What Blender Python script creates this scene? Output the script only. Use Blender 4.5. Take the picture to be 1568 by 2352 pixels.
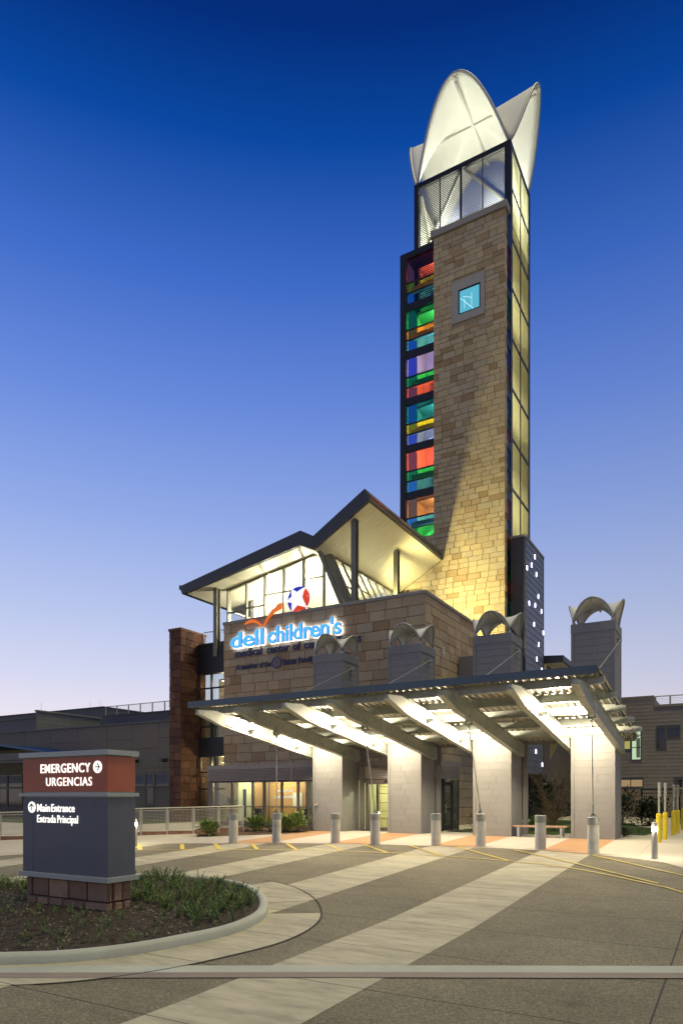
import bpy, bmesh, math, random
from mathutils import Vector, Matrix
random.seed(7)
R = math.radians
for o in list(bpy.data.objects):
    bpy.data.objects.remove(o)
SC = bpy.context.scene
COL = SC.collection

def lin(r, g, b):
    f = lambda c: ((c/255+.055)/1.055)**2.4 if c > 10 else c/255/12.92
    return (f(r), f(g), f(b), 1)

# ---------------------------------------------------------------- camera
# world axes: x runs along the facade to the right, y runs into the site, z up
cam = bpy.data.cameras.new('camera'); camo = bpy.data.objects.new('camera', cam); COL.objects.link(camo)
camo.location = (3.63, -25.39, 1.55); camo.rotation_euler = (R(90), 0, R(30))
cam.sensor_fit = 'HORIZONTAL'; cam.sensor_width = 24; cam.lens = 24
cam.shift_y = 652/1568; cam.clip_end = 3000; cam.clip_start = .1
SC.camera = camo
# ---------------------------------------------------------------- sky
world = bpy.data.worlds.new('World'); SC.world = world; world.use_nodes = True
nt = world.node_tree; N = nt.nodes; L = nt.links
bg = N['Background']; bg.inputs[1].default_value = 1.0
tc = N.new('ShaderNodeTexCoord'); sx = N.new('ShaderNodeSeparateXYZ'); L.new(tc.outputs['Generated'], sx.inputs[0])
rp = N.new('ShaderNodeValToRGB'); L.new(sx.outputs[2], rp.inputs[0])
# the twilight is brightest towards the sunset (left of the view) and fades round to the opposite side
dt = N.new('ShaderNodeVectorMath'); dt.operation = 'DOT_PRODUCT'; dt.inputs[1].default_value = (-.93, .36, 0); L.new(tc.outputs['Generated'], dt.inputs[0])
mr = N.new('ShaderNodeMapRange'); mr.inputs[1].default_value = -1; mr.inputs[2].default_value = 1; mr.inputs[3].default_value = .42; mr.inputs[4].default_value = 1.05; L.new(dt.outputs['Value'], mr.inputs[0])
ml = N.new('ShaderNodeMix'); ml.data_type = 'RGBA'; ml.blend_type = 'MULTIPLY'; ml.inputs[0].default_value = 1; L.new(rp.outputs[0], ml.inputs[6]); L.new(mr.outputs[0], ml.inputs[7]); L.new(ml.outputs[2], bg.inputs[0])
SKY = [(0, (250, 234, 226)), (.10, (234, 226, 236)), (.16, (211, 214, 238)), (.25, (182, 196, 235)), (.36, (148, 172, 231)),
       (.49, (106, 140, 221)), (.60, (64, 110, 203)), (.69, (12, 76, 168)), (.75, (5, 48, 128)), (1, (4, 28, 90))]
el = rp.color_ramp.elements
while len(el) > 1: el.remove(el[0])
el[0].position = 0; el[0].color = lin(*SKY[0][1])
for p_, c_ in SKY[1:]:
    e = el.new(p_); e.color = lin(*c_)
# ---------------------------------------------------------------- dim warm light from high above, standing in for forecourt pole lamps
forecourt_light = bpy.data.lights.new('forecourt_light', 'SUN'); forecourt_light.energy = 2.1; forecourt_light.angle = R(28); forecourt_light.color = (1, .885, .46)
forecourt_light_obj = bpy.data.objects.new('forecourt_light', forecourt_light); COL.objects.link(forecourt_light_obj); forecourt_light_obj.location = (0, -60, 60)
forecourt_light_obj.rotation_euler = Vector((-.22, .03, -.975)).to_track_quat('-Z', 'Y').to_euler()
# ---------------------------------------------------------------- view
vs = SC.view_settings; vs.view_transform = 'Standard'; vs.look = 'None'; vs.exposure = 0; vs.gamma = 1
SC.render.engine = 'CYCLES'
cy = SC.cycles; cy.use_denoising = True; cy.max_bounces = 7; cy.diffuse_bounces = 3; cy.glossy_bounces = 3
cy.transmission_bounces = 6; cy.transparent_max_bounces = 16; cy.sample_clamp_indirect = 6
cy.caustics_reflective = False; cy.caustics_refractive = False
try: cy.denoiser = 'OPENIMAGEDENOISE'
except Exception: pass

# ================================================================ materials
MATS = {}
def mat(name, col, rough=.7, metal=0, var=.12, vscale=3., bump=0., bscale=30., objvar=0., emit=None, estr=0., spec=None, col2=None, mix=(.4, .6), stretch=None):
    if name in MATS: return MATS[name]
    m = bpy.data.materials.new(name); m.use_nodes = True; nt = m.node_tree; N = nt.nodes; L = nt.links
    b = N['Principled BSDF']; b.inputs['Roughness'].default_value = rough; b.inputs['Metallic'].default_value = metal
    if spec is not None: b.inputs['Specular IOR Level'].default_value = spec
    if len(col) == 3: col = (*col, 1)
    b.inputs['Base Color'].default_value = col
    g = N.new('ShaderNodeNewGeometry')
    pos = g.outputs['Position']
    if stretch:
        mp = N.new('ShaderNodeMapping'); mp.inputs['Scale'].default_value = stretch; L.new(pos, mp.inputs[0]); pos = mp.outputs[0]
    if var or objvar or col2:
        nz = N.new('ShaderNodeTexNoise'); nz.inputs['Scale'].default_value = vscale; nz.inputs['Detail'].default_value = 5; nz.inputs['Roughness'].default_value = .65
        L.new(pos, nz.inputs[0])
        if col2:
            mr = N.new('ShaderNodeMapRange'); mr.inputs[1].default_value = mix[0]; mr.inputs[2].default_value = mix[1]
            L.new(nz.outputs[0], mr.inputs[0])
            mx = N.new('ShaderNodeMix'); mx.data_type = 'RGBA'; mx.inputs[6].default_value = col; mx.inputs[7].default_value = (*col2[:3], 1)
            L.new(mr.outputs[0], mx.inputs[0]); src = mx.outputs[2]
        else:
            src = None
        hs = N.new('ShaderNodeHueSaturation'); hs.inputs['Color'].default_value = col
        if src: L.new(src, hs.inputs['Color'])
        ma = N.new('ShaderNodeMapRange'); ma.inputs[1].default_value = .25; ma.inputs[2].default_value = .75
        ma.inputs[3].default_value = 1-var; ma.inputs[4].default_value = 1+var
        n2 = N.new('ShaderNodeTexNoise'); n2.inputs['Scale'].default_value = vscale*.37; n2.inputs['Detail'].default_value = 8; n2.inputs['Roughness'].default_value = .7
        L.new(pos, n2.inputs[0]); L.new(n2.outputs[0], ma.inputs[0]); val = ma.outputs[0]
        if objvar:
            oi = N.new('ShaderNodeObjectInfo'); m2 = N.new('ShaderNodeMapRange'); m2.inputs[3].default_value = 1-objvar; m2.inputs[4].default_value = 1+objvar
            L.new(oi.outputs['Random'], m2.inputs[0]); mu = N.new('ShaderNodeMath'); mu.operation = 'MULTIPLY'
            L.new(val, mu.inputs[0]); L.new(m2.outputs[0], mu.inputs[1]); val = mu.outputs[0]
        L.new(val, hs.inputs['Value']); L.new(hs.outputs[0], b.inputs['Base Color'])
    if bump:
        nb = N.new('ShaderNodeTexNoise'); nb.inputs['Scale'].default_value = bscale; nb.inputs['Detail'].default_value = 6; L.new(pos, nb.inputs[0])
        bp = N.new('ShaderNodeBump'); bp.inputs['Strength'].default_value = bump; bp.inputs['Distance'].default_value = .02
        L.new(nb.outputs[0], bp.inputs['Height']); L.new(bp.outputs[0], b.inputs['Normal'])
    if emit:
        b.inputs['Emission Color'].default_value = (*emit[:3], 1); b.inputs['Emission Strength'].default_value = estr
    MATS[name] = m; return m

def emat(name, col, s):
    return mat(name, (.02, .02, .02), .5, var=0, emit=col, estr=s)

def glass(name, tint, gloss=.12, rough=.02):
    if name in MATS: return MATS[name]
    m = bpy.data.materials.new(name); m.use_nodes = True; nt = m.node_tree; N = nt.nodes; L = nt.links
    for n in list(N): N.remove(n)
    out = N.new('ShaderNodeOutputMaterial'); t = N.new('ShaderNodeBsdfTransparent'); t.inputs[0].default_value = (*tint, 1)
    g = N.new('ShaderNodeBsdfGlossy'); g.inputs['Roughness'].default_value = rough; g.inputs[0].default_value = (.9, .95, 1, 1)
    lw = N.new('ShaderNodeLayerWeight'); lw.inputs[0].default_value = .25
    mr = N.new('ShaderNodeMapRange'); mr.inputs[3].default_value = gloss*.5; mr.inputs[4].default_value = min(1, gloss*4)
    L.new(lw.outputs['Fresnel'], mr.inputs[0])
    mx = N.new('ShaderNodeMixShader'); L.new(mr.outputs[0], mx.inputs[0]); L.new(t.outputs[0], mx.inputs[1]); L.new(g.outputs[0], mx.inputs[2])
    L.new(mx.outputs[0], out.inputs[0]); MATS[name] = m; return m

M_AGG = mat('exposed_aggregate', (.125, .110, .088), .85, var=.34, vscale=1.0, bump=.5, bscale=90, col2=(.30, .265, .21), mix=(.42, .75))
def _agg():
    m = M_AGG; nt = m.node_tree; N = nt.nodes; L = nt.links; b = N['Principled BSDF']
    g = [n for n in N if n.type == 'NEW_GEOMETRY'][0]
    v = N.new('ShaderNodeTexVoronoi'); v.inputs['Scale'].default_value = 62; L.new(g.outputs['Position'], v.inputs[0])
    cr = N.new('ShaderNodeValToRGB'); e = cr.color_ramp.elements; e[0].position = .0; e[0].color = (.27, .24, .17, 1); e[1].position = 1; e[1].color = (.10, .09, .066, 1)
    e2 = e.new(.45); e2.color = (.17, .152, .11, 1)
    sc = N.new('ShaderNodeSeparateColor'); L.new(v.outputs['Color'], sc.inputs[0]); L.new(sc.outputs[0], cr.inputs[0])
    hs = [n for n in N if n.type == 'HUE_SAT'][0]
    # control joints in the slab (recessed lines) from world position
    sp = N.new('ShaderNodeSeparateXYZ'); L.new(g.outputs['Position'], sp.inputs[0])
    def joint(out, period, off, w):
        a = N.new('ShaderNodeMath'); a.operation = 'ADD'; a.inputs[1].default_value = off+600*period; L.new(out, a.inputs[0])
        md = N.new('ShaderNodeMath'); md.operation = 'MODULO'; md.inputs[1].default_value = period; L.new(a.outputs[0], md.inputs[0])
        lt = N.new('ShaderNodeMath'); lt.operation = 'LESS_THAN'; lt.inputs[1].default_value = w; L.new(md.outputs[0], lt.inputs[0]); return lt.outputs[0]
    j1 = joint(sp.outputs[1], 1.83, .3, .022); j2 = joint(sp.outputs[0], 3.66, .75, .022)
    mxm = N.new('ShaderNodeMath'); mxm.operation = 'MAXIMUM'; L.new(j1, mxm.inputs[0]); L.new(j2, mxm.inputs[1])
    mx = N.new('ShaderNodeMix'); mx.data_type = 'RGBA'; mx.inputs[7].default_value = (.045, .04, .034, 1)
    L.new(mxm.outputs[0], mx.inputs[0])
    # oil drips, tyre scuffs and damp patches
    v2 = N.new('ShaderNodeTexVoronoi'); v2.inputs['Scale'].default_value = .75; L.new(g.outputs['Position'], v2.inputs[0])
    nd = N.new('ShaderNodeTexNoise'); nd.inputs['Scale'].default_value = 7; nd.inputs['Detail'].default_value = 4; L.new(g.outputs['Position'], nd.inputs[0])
    ad = N.new('ShaderNodeMath'); ad.operation = 'MULTIPLY_ADD'; ad.inputs[1].default_value = .16; L.new(nd.outputs[0], ad.inputs[0]); L.new(v2.outputs['Distance'], ad.inputs[2])
    m3 = N.new('ShaderNodeMapRange'); m3.inputs[1].default_value = .12; m3.inputs[2].default_value = .22; m3.inputs[3].default_value = .45; m3.inputs[4].default_value = 0; L.new(ad.outputs[0], m3.inputs[0])
    mp = N.new('ShaderNodeMapping'); mp.inputs['Rotation'].default_value = (0, 0, R(-24)); mp.inputs['Scale'].default_value = (.12, 2.6, 1); L.new(g.outputs['Position'], mp.inputs[0])
    nt2 = N.new('ShaderNodeTexNoise'); nt2.inputs['Scale'].default_value = 1.0; nt2.inputs['Detail'].default_value = 3; L.new(mp.outputs[0], nt2.inputs[0])
    m4 = N.new('ShaderNodeMapRange'); m4.inputs[1].default_value = .55; m4.inputs[2].default_value = .72; m4.inputs[3].default_value = 0; m4.inputs[4].default_value = .30; L.new(nt2.outputs[0], m4.inputs[0])
    mm = N.new('ShaderNodeMath'); mm.operation = 'MAXIMUM'; L.new(m3.outputs[0], mm.inputs[0]); L.new(m4.outputs[0], mm.inputs[1])
    st = N.new('ShaderNodeMix'); st.data_type = 'RGBA'; st.inputs[7].default_value = (.05, .045, .036, 1); L.new(mm.outputs[0], st.inputs[0]); L.new(cr.outputs[0], st.inputs[6])
    L.new(st.outputs[2], mx.inputs[6]); L.new(mx.outputs[2], hs.inputs['Color'])
_agg()
M_CONC = mat('pale_concrete', (.44, .405, .315), .8, var=.28, vscale=1.6, bump=.12, bscale=25, col2=(.31, .29, .23), mix=(.45, .68), stretch=(1.0, 3.2, 1))
def _joint(m, px, ox, py, oy, w=.02, dark=(.12, .11, .095, 1)):
    nt = m.node_tree; N = nt.nodes; L = nt.links
    g = [n for n in N if n.type == 'NEW_GEOMETRY'][0]; hs = [n for n in N if n.type == 'HUE_SAT'][0]; b = N['Principled BSDF']
    sp = N.new('ShaderNodeSeparateXYZ'); L.new(g.outputs['Position'], sp.inputs[0]); outs = []
    for out, period, off in ((sp.outputs[0], px, ox), (sp.outputs[1], py, oy)):
        if not period: continue
        a = N.new('ShaderNodeMath'); a.operation = 'ADD'; a.inputs[1].default_value = off+600*period; L.new(out, a.inputs[0])
        md = N.new('ShaderNodeMath'); md.operation = 'MODULO'; md.inputs[1].default_value = period; L.new(a.outputs[0], md.inputs[0])
        lt = N.new('ShaderNodeMath'); lt.operation = 'LESS_THAN'; lt.inputs[1].default_value = w; L.new(md.outputs[0], lt.inputs[0]); outs.append(lt.outputs[0])
    o = outs[0]
    if len(outs) > 1:
        mm = N.new('ShaderNodeMath'); mm.operation = 'MAXIMUM'; L.new(outs[0], mm.inputs[0]); L.new(outs[1], mm.inputs[1]); o = mm.outputs[0]
    mx = N.new('ShaderNodeMix'); mx.data_type = 'RGBA'; mx.inputs[7].default_value = dark
    L.new(o, mx.inputs[0]); L.new(hs.outputs[0], mx.inputs[6]); L.new(mx.outputs[2], b.inputs['Base Color'])
_joint(M_CONC, 0, 0, 1.83, .3)
M_PLAZA = mat('plaza_concrete', (.52, .48, .41), .8, var=.10, vscale=1.2, bump=.1, bscale=30)
_joint(M_PLAZA, 1.83, .6, 2.4, .2, .015, (.27, .25, .21, 1))
M_KERB = mat('kerb_concrete', (.40, .42, .38), .8, var=.18, vscale=2.5, bump=.25, bscale=30)
M_PINK = mat('pink_paver', (.24, .195, .18), .8, var=.15, vscale=3, bump=.2)
M_RED = mat('terracotta_paving', (.45, .265, .14), .8, var=.12, vscale=2, bump=.15)
M_YEL = mat('yellow_road_paint', (.62, .47, .08), .6, var=.2, vscale=6)
M_MULCH = mat('dark_mulch', (.035, .026, .018), .95, var=.4, vscale=14, bump=1., bscale=60, col2=(.07, .052, .038), mix=(.5, .62))
M_MULCHR = mat('red_brown_mulch', (.10, .055, .032), .95, var=.4, vscale=14, bump=1., bscale=60)
M_GRASS = mat('lawn', (.05, .085, .025), .95, var=.35, vscale=5, bump=.8, bscale=80)
M_SIDE = mat('taupe_fibre_cement', (.235, .231, .230), .7, var=.05, vscale=2, objvar=.03, bump=.05, bscale=60)
M_TRIM = mat('taupe_trim', (.222, .218, .217), .65, var=.05)
M_GAP = mat('siding_shadow_gap', (.19, .187, .185), .9, var=.05)
M_GALV = mat('galvanized_steel', (.40, .42, .38), .5, .35, var=.2, vscale=5, bump=.05, col2=(.29, .32, .30), mix=(.35, .65))
M_DECK = mat('corrugated_deck', (.44, .42, .37), .5, .3, var=.06)
M_BLUEROOF = mat('slate_blue_roof', (.085, .12, .15), .45, .4, var=.08)
M_DARK = mat('dark_bronze_metal', (.035, .036, .042), .45, .3, var=.1)
M_BLACK = mat('black_steel', (.012, .012, .014), .45, .2, var=.1)
M_FASC = mat('charcoal_fascia', (.05, .053, .062), .5, .2, var=.1)
M_SOFF = mat('cream_metal_soffit', (.62, .60, .48), .5, .1, var=.03)
M_OLIVE = mat('olive_grey_steel', (.17, .165, .13), .5, .2, var=.08)
M_WHITE = mat('white_paint', (.72, .71, .66), .6, var=.04)
M_FABRIC = mat('white_membrane', (.74, .74, .68), .75, var=.05, vscale=2)
M_TUBE = mat('grey_tube_steel', (.36, .37, .38), .45, .3, var=.06)
M_MORT = mat('mortar', (.33, .27, .17), .95, var=.1)
M_MORTB = mat('brown_mortar', (.09, .055, .04), .95, var=.1)
M_CAP = mat('grey_stone_cap', (.26, .25, .235), .8, var=.1, bump=.15)
M_LIME = mat('pale_window_surround', (.34, .33, .30), .8, var=.08)
TS = [(.43, .35, .215), (.40, .32, .195), (.345, .26, .15), (.29, .21, .11), (.41, .345, .23), (.385, .325, .22), (.45, .365, .22)]
STONE = [mat('tan_limestone_%s' % n, c, .88, var=.16, vscale=5, bump=.6, bscale=14, objvar=.07) for n, c in zip(['a', 'b', 'c', 'd', 'e', 'f', 'g'], TS)]
TS2 = [(.42, .325, .21), (.40, .305, .195), (.36, .255, .155), (.315, .215, .12), (.42, .335, .23), (.385, .315, .22), (.44, .34, .215)]
STONE2 = [mat('brown_tan_limestone_%s' % n, c, .88, var=.16, vscale=5, bump=.5, bscale=14, objvar=.07) for n, c in zip('abcdefg', TS2)]
BS = [(.115, .052, .034), (.095, .043, .029), (.135, .066, .043), (.08, .037, .027)]
BROWN = [mat('brown_sandstone_%s' % n, c, .9, var=.2, vscale=5, bump=.7, bscale=12, objvar=.15) for n, c in zip('abcd', BS)]
M_BRASE = [mat('sign_base_stone_%s' % n, c, .9, var=.25, vscale=9, bump=.8, bscale=18, objvar=.1) for n, c in zip('abc', [(.36, .225, .13), (.29, .18, .105), (.42, .27, .16)])]
M_CLEAR = glass('clear_glass', (.86, .90, .87), .08)
M_ATRIUM = glass('atrium_glass', (.92, .93, .90), .05)
M_DGLASS = mat('dark_glass', (.015, .02, .028), .06, var=0, spec=.7)

# ================================================================ mesh builder
class MB:
    def __init__(s): s.v = []; s.f = []; s.mi = []; s.cur = 0; s.mats = []
    def use(s, m):
        if m not in s.mats: s.mats.append(m)
        s.cur = s.mats.index(m); return s
    def add(s, vs, fs):
        n = len(s.v); s.v += [tuple(v) for v in vs]; s.f += [tuple(n+i for i in f) for f in fs]; s.mi += [s.cur]*len(fs); return s
    def box(s, x0, x1, y0, y1, z0, z1):
        return s.add([(x0,y0,z0),(x1,y0,z0),(x1,y1,z0),(x0,y1,z0),(x0,y0,z1),(x1,y0,z1),(x1,y1,z1),(x0,y1,z1)],
                     [(0,3,2,1),(4,5,6,7),(0,1,5,4),(1,2,6,5),(2,3,7,6),(3,0,4,7)])
    def cbox(s, x0, x1, y0, y1, z0, z1, b=.01):
        # box with chamfered vertical and top edges
        pl = [(x0+b,y0),(x1-b,y0),(x1,y0+b),(x1,y1-b),(x1-b,y1),(x0+b,y1),(x0,y1-b),(x0,y0+b)]
        pt = [(x0+2*b,y0+b),(x1-2*b,y0+b),(x1-b,y0+2*b),(x1-b,y1-2*b),(x1-2*b,y1-b),(x0+2*b,y1-b),(x0+b,y1-2*b),(x0+b,y0+2*b)]
        V = [(x,y,z0) for x,y in pl]+[(x,y,z1-b) for x,y in pl]+[(x,y,z1) for x,y in pt]
        F = [tuple(range(7,-1,-1)), tuple(range(16,24))]
        for k in range(8):
            j = (k+1) % 8; F += [(k,j,8+j,8+k),(8+k,8+j,16+j,16+k)]
        return s.add(V, F)
    def prism(s, poly, axis, a0, a1):
        n = len(poly)
        def pt(c, a): return {'x': (a, c[0], c[1]), 'y': (c[0], a, c[1]), 'z': (c[0], c[1], a)}[axis]
        V = [pt(c, a0) for c in poly]+[pt(c, a1) for c in poly]
        F = [tuple(range(n))[::-1], tuple(range(n, 2*n))]+[(i, (i+1) % n, n+(i+1) % n, n+i) for i in range(n)]
        return s.add(V, F)
    def tube(s, path, r, n=8, caps=True, closed=False):
        P = [Vector(p) for p in path]; m = len(P); rr = r if isinstance(r, (list, tuple)) else [r]*m
        up = Vector((.13, .21, .97)); V = []
        for i, p in enumerate(P):
            t = (P[min(i+1, m-1)]-P[max(i-1, 0)]).normalized()
            a = t.cross(up)
            if a.length < .08: a = t.cross(Vector((1, .1, 0)))
            a.normalize(); b = t.cross(a).normalized()
            V += [p+(a*math.cos(2*math.pi*k/n)+b*math.sin(2*math.pi*k/n))*rr[i] for k in range(n)]
        F = [(i*n+k, i*n+(k+1) % n, (i+1)*n+(k+1) % n, (i+1)*n+k) for i in range(m-1) for k in range(n)]
        if caps: F += [tuple(range(n))[::-1], tuple(range((m-1)*n, m*n))]
        return s.add(V, F)
    def lathe(s, x, y, prof, n=24):
        m = len(prof)
        V = [(x+r*math.cos(2*math.pi*k/n), y+r*math.sin(2*math.pi*k/n), z) for r, z in prof for k in range(n)]
        F = [(i*n+k, i*n+(k+1) % n, (i+1)*n+(k+1) % n, (i+1)*n+k) for i in range(m-1) for k in range(n)]
        F += [tuple(range(n))[::-1], tuple(range((m-1)*n, m*n))]
        return s.add(V, F)
    def mesh(s, name, m=None, smooth=False):
        me = bpy.data.meshes.new(name); me.from_pydata(s.v, [], s.f)
        if s.mats:
            for q in s.mats: me.materials.append(q)
            me.polygons.foreach_set('material_index', s.mi)
        elif m: me.materials.append(m)
        if smooth: me.polygons.foreach_set('use_smooth', [True]*len(me.polygons))
        me.update(); return me

WLOC = {}
def link(o, parent=None, world=True):
    COL.objects.link(o)
    if parent is not None:
        o.parent = parent
        if world:
            o.location = -WLOC.get(parent.name, Vector())
        WLOC[o.name] = Vector()
    return o
def obj(name, mb, m=None, parent=None, smooth=False, world=True, kind=None, label=None):
    me = mb if isinstance(mb, bpy.types.Mesh) else mb.mesh(name, m, smooth)
    o = bpy.data.objects.new(name, me); link(o, parent, world)
    if parent is None: WLOC[o.name] = Vector()
    if kind: o['kind'] = kind
    if label: o['label'] = label
    return o
def tag(o, label, cat, group=None):
    o['label'] = label; o['category'] = cat
    if group: o['group'] = group
    return o
def thing(name, label, cat, loc=(0, 0, 0), group=None):
    o = bpy.data.objects.new(name, None); COL.objects.link(o); o.location = loc; o.empty_display_size = .2
    WLOC[o.name] = Vector(loc); return tag(o, label, cat, group)
def struct(name, mb, m, smooth=False):
    return obj(name, mb, m, None, smooth, kind='structure')
def dup(root, loc, label=None):
    r = root.copy(); COL.objects.link(r); r.location = loc; WLOC[r.name] = Vector(loc)
    if label: r['label'] = label
    for ch in root.children:
        c = ch.copy(); COL.objects.link(c); c.parent = r
        for g in ch.children:
            d = g.copy(); COL.objects.link(d); d.parent = c
    return r
def box(*a): return MB().box(*a)
def smooth_by_angle(o, ang=35):
    me = o.data
    me.polygons.foreach_set('use_smooth', [True]*len(me.polygons))
    try: me.set_sharp_from_angle(angle=R(ang))
    except Exception: pass
def point(name, loc, w, col=(1, .86, .62), r=.08, parent=None):
    l = bpy.data.lights.new(name, 'POINT'); l.energy = w; l.color = col; l.shadow_soft_size = r
    o = bpy.data.objects.new(name, l); COL.objects.link(o); o.location = loc
    if parent: o.parent = parent; o.location = Vector(loc)-WLOC[parent.name]
    return o
def spot(name, loc, to, w, col=(1, .86, .62), r=.1, ang=100, blend=.6, parent=None):
    l = bpy.data.lights.new(name, 'SPOT'); l.energy = w; l.color = col; l.shadow_soft_size = r; l.spot_size = R(ang); l.spot_blend = blend
    o = bpy.data.objects.new(name, l); COL.objects.link(o); o.location = loc
    o.rotation_euler = (Vector(to)-Vector(loc)).to_track_quat('-Z', 'Y').to_euler()
    if parent: o.parent = parent; o.location = Vector(loc)-WLOC[parent.name]
    return o

def text_meshes(txt, size, bold=0., ext=.02, split=True, shear=0, space=1., squash=1.):
    """Text as meshes in the xz plane facing -y, baseline z=0, starting at x=0; one mesh per letter. Returns list, width."""
    c = bpy.data.curves.new('t', 'FONT'); c.body = txt; c.size = size; c.offset = bold; c.extrude = ext; c.shear = shear; c.space_character = space
    c.resolution_u = 4
    o = bpy.data.objects.new('t', c); COL.objects.link(o)
    dg = bpy.context.evaluated_depsgraph_get(); dg.update()
    me = bpy.data.meshes.new_from_object(o.evaluated_get(dg)); bpy.data.objects.remove(o)
    bm = bmesh.new(); bm.from_mesh(me)
    for v in bm.verts: v.co = Vector((v.co.x*squash, -v.co.z, v.co.y))
    bmesh.ops.remove_doubles(bm, verts=bm.verts, dist=1e-6)
    seen = set(); isl = []
    for v in bm.verts:
        if v in seen: continue
        st = [v]; seen.add(v); grp = []
        while st:
            a = st.pop(); grp.append(a)
            for e in a.link_edges:
                w = e.other_vert(a)
                if w not in seen: seen.add(w); st.append(w)
        isl.append(grp)
    rng = sorted([[min(v.co.x for v in g), max(v.co.x for v in g), g] for g in isl], key=lambda t: t[0])
    out = []
    for a, b, g in rng:
        if out and a < out[-1][1]-.25*min(b-a, out[-1][1]-out[-1][0]): out[-1][1] = max(out[-1][1], b); out[-1][2] = out[-1][2]+g
        else: out.append([a, b, list(g)])
    res = []
    for a, b, g in out:
        gs = set(g); idx = {}; V = []; F = []
        for v in g: idx[v] = len(V); V.append(tuple(v.co))
        for f in bm.faces:
            if f.verts[0] in gs: F.append(tuple(idx[v] for v in f.verts))
        res.append((V, F))
    w0 = min(r[0] for r in out); w1 = max(r[1] for r in out)
    bm.free(); bpy.data.meshes.remove(me)
    return res, w0, w1
def lettering(parent, txt, x0, x1, y, z, size, front, side=None, bold=0., ext=.02, back=None, name='letter', space=1.):
    """Letters fitted between x0 and x1 with baseline z, front faces at y."""
    res, a, b = text_meshes(txt, size, bold, ext, space=space)
    k = (x1-x0)/(b-a)
    for V, F in res:
        me = bpy.data.meshes.new(name)
        me.from_pydata([(x0+(v[0]-a)*k, y+ext+v[1], z+v[2]) for v in V], [], F); me.update()
        me.materials.append(front); me.materials.append(side or front); me.materials.append(back or side or front)
        for p in me.polygons:
            p.material_index = 0 if p.normal.y < -.7 else (2 if p.normal.y > .7 else 1)
        obj(name, me, None, parent)

# ================================================================ ground
GP = [(-90, -.7), (-30, -.7), (-20, -.66), (-15, -.58), (-6, -.2), (-4.5, -.14), (-.5, 0), (400, 0)]
def G(q):
    for (a, za), (b, zb) in zip(GP, GP[1:]):
        if q <= b: return za+(zb-za)*(q-a)/(b-a)
    return 0
def sheet(poly, dz):
    bm = bmesh.new(); bm.faces.new([bm.verts.new((x, y, 0)) for x, y in poly])
    for q, _ in GP[1:-1]:
        bmesh.ops.bisect_plane(bm, geom=bm.verts[:]+bm.edges[:]+bm.faces[:], plane_co=(0, q, 0), plane_no=(0, 1, 0))
    for v in bm.verts: v.co.z = G(v.co.y)+dz
    bmesh.ops.triangulate(bm, faces=bm.faces[:])
    for f in bm.faces:
        f.normal_update()
        if f.normal.z < 0: f.normal_flip()
    me = bpy.data.meshes.new('sheet'); bm.to_mesh(me); bm.free(); return me
def gsheet(name, poly, dz, m):
    me = sheet(poly, dz); me.materials.append(m); o = obj(name, me, None); o['kind'] = 'structure'; return o
def catmull(P, n=6):
    out = []
    for i in range(len(P)-1):
        p0, p1, p2, p3 = P[max(i-1, 0)], P[i], P[i+1], P[min(i+2, len(P)-1)]
        for k in range(n):
            t = k/n
            out.append(tuple(.5*((2*p1[d])+(-p0[d]+p2[d])*t+(2*p0[d]-5*p1[d]+4*p2[d]-p3[d])*t*t+(-p0[d]+3*p1[d]-3*p2[d]+p3[d])*t**3) for d in (0, 1)))
    return out+[P[-1]]
gsheet('road', [(-300, -90), (300, -90), (300, 390), (-300, 390)], 0, M_AGG)
# plaza in front of the entrance; its front edge follows the bollards
edge = [(-30, -24), (-17.9, -12.3), (-17.2, -10.0), (-16.7, -8.6), (-15.5, -7.4), (-14.0, -6.5), (-12.3, -5.95), (-10.5, -5.2), (-8.7, -4.75), (-7.0, -4.45), (-5.1, -4.2),
        (-3.6, -4.1), (-1.6, -4.25), (0, -4.75), (1.8, -5.64), (2.5, -6.65), (4.5, -9.5), (9, -14)]
ed = catmull(edge, 4)
gsheet('plaza_pavement', ed+[(30, -14), (30, 60), (-60, 60), (-60, -24)], .006, M_PLAZA)
def edge_y(x):
    for (a, ya), (b, yb) in zip(ed, ed[1:]):
        if a <= x <= b: return ya+(yb-ya)*(x-a)/max(b-a, 1e-6)
    return -5
for k in range(5):
    x1 = -3.66*k; x0 = x1-1.52
    gsheet('concrete_band', [(x0, -33), (x1, -33), (x1, edge_y(x1)-.03), (x0, edge_y(x0)-.03)], .004, M_CONC)
    if k < 4: gsheet('terracotta_band', [(x0, edge_y(x0)+.02), (x1, edge_y(x1)+.02), (x1, 0), (x0, 0)], .010, M_RED)
# drainage strip crossing the drive
def line_poly(a, b, w0, w1):
    d = Vector((b[0]-a[0], b[1]-a[1])).normalized(); n = Vector((-d.y, d.x))
    return [(a[0]+n.x*w0, a[1]+n.y*w0), (b[0]+n.x*w0, b[1]+n.y*w0), (b[0]+n.x*w1, b[1]+n.y*w1), (a[0]+n.x*w1, a[1]+n.y*w1)]
sa, sb = (-13.0, -24.6), (12.0, -11.15)
sm = (-.72, -17.85)
for nm, w0, w1, m_ in (('pale_kerb_strip', -.32, 0, M_KERB), ('pink_paver_strip', -.55, -.325, M_PINK)):
    A_ = line_poly(sa, sm, w0, w1); B_ = line_poly(sm, sb, w0, w1)
    gsheet(nm, [A_[0], B_[0], B_[1], B_[2], A_[2], A_[3]], .012, m_)
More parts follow.
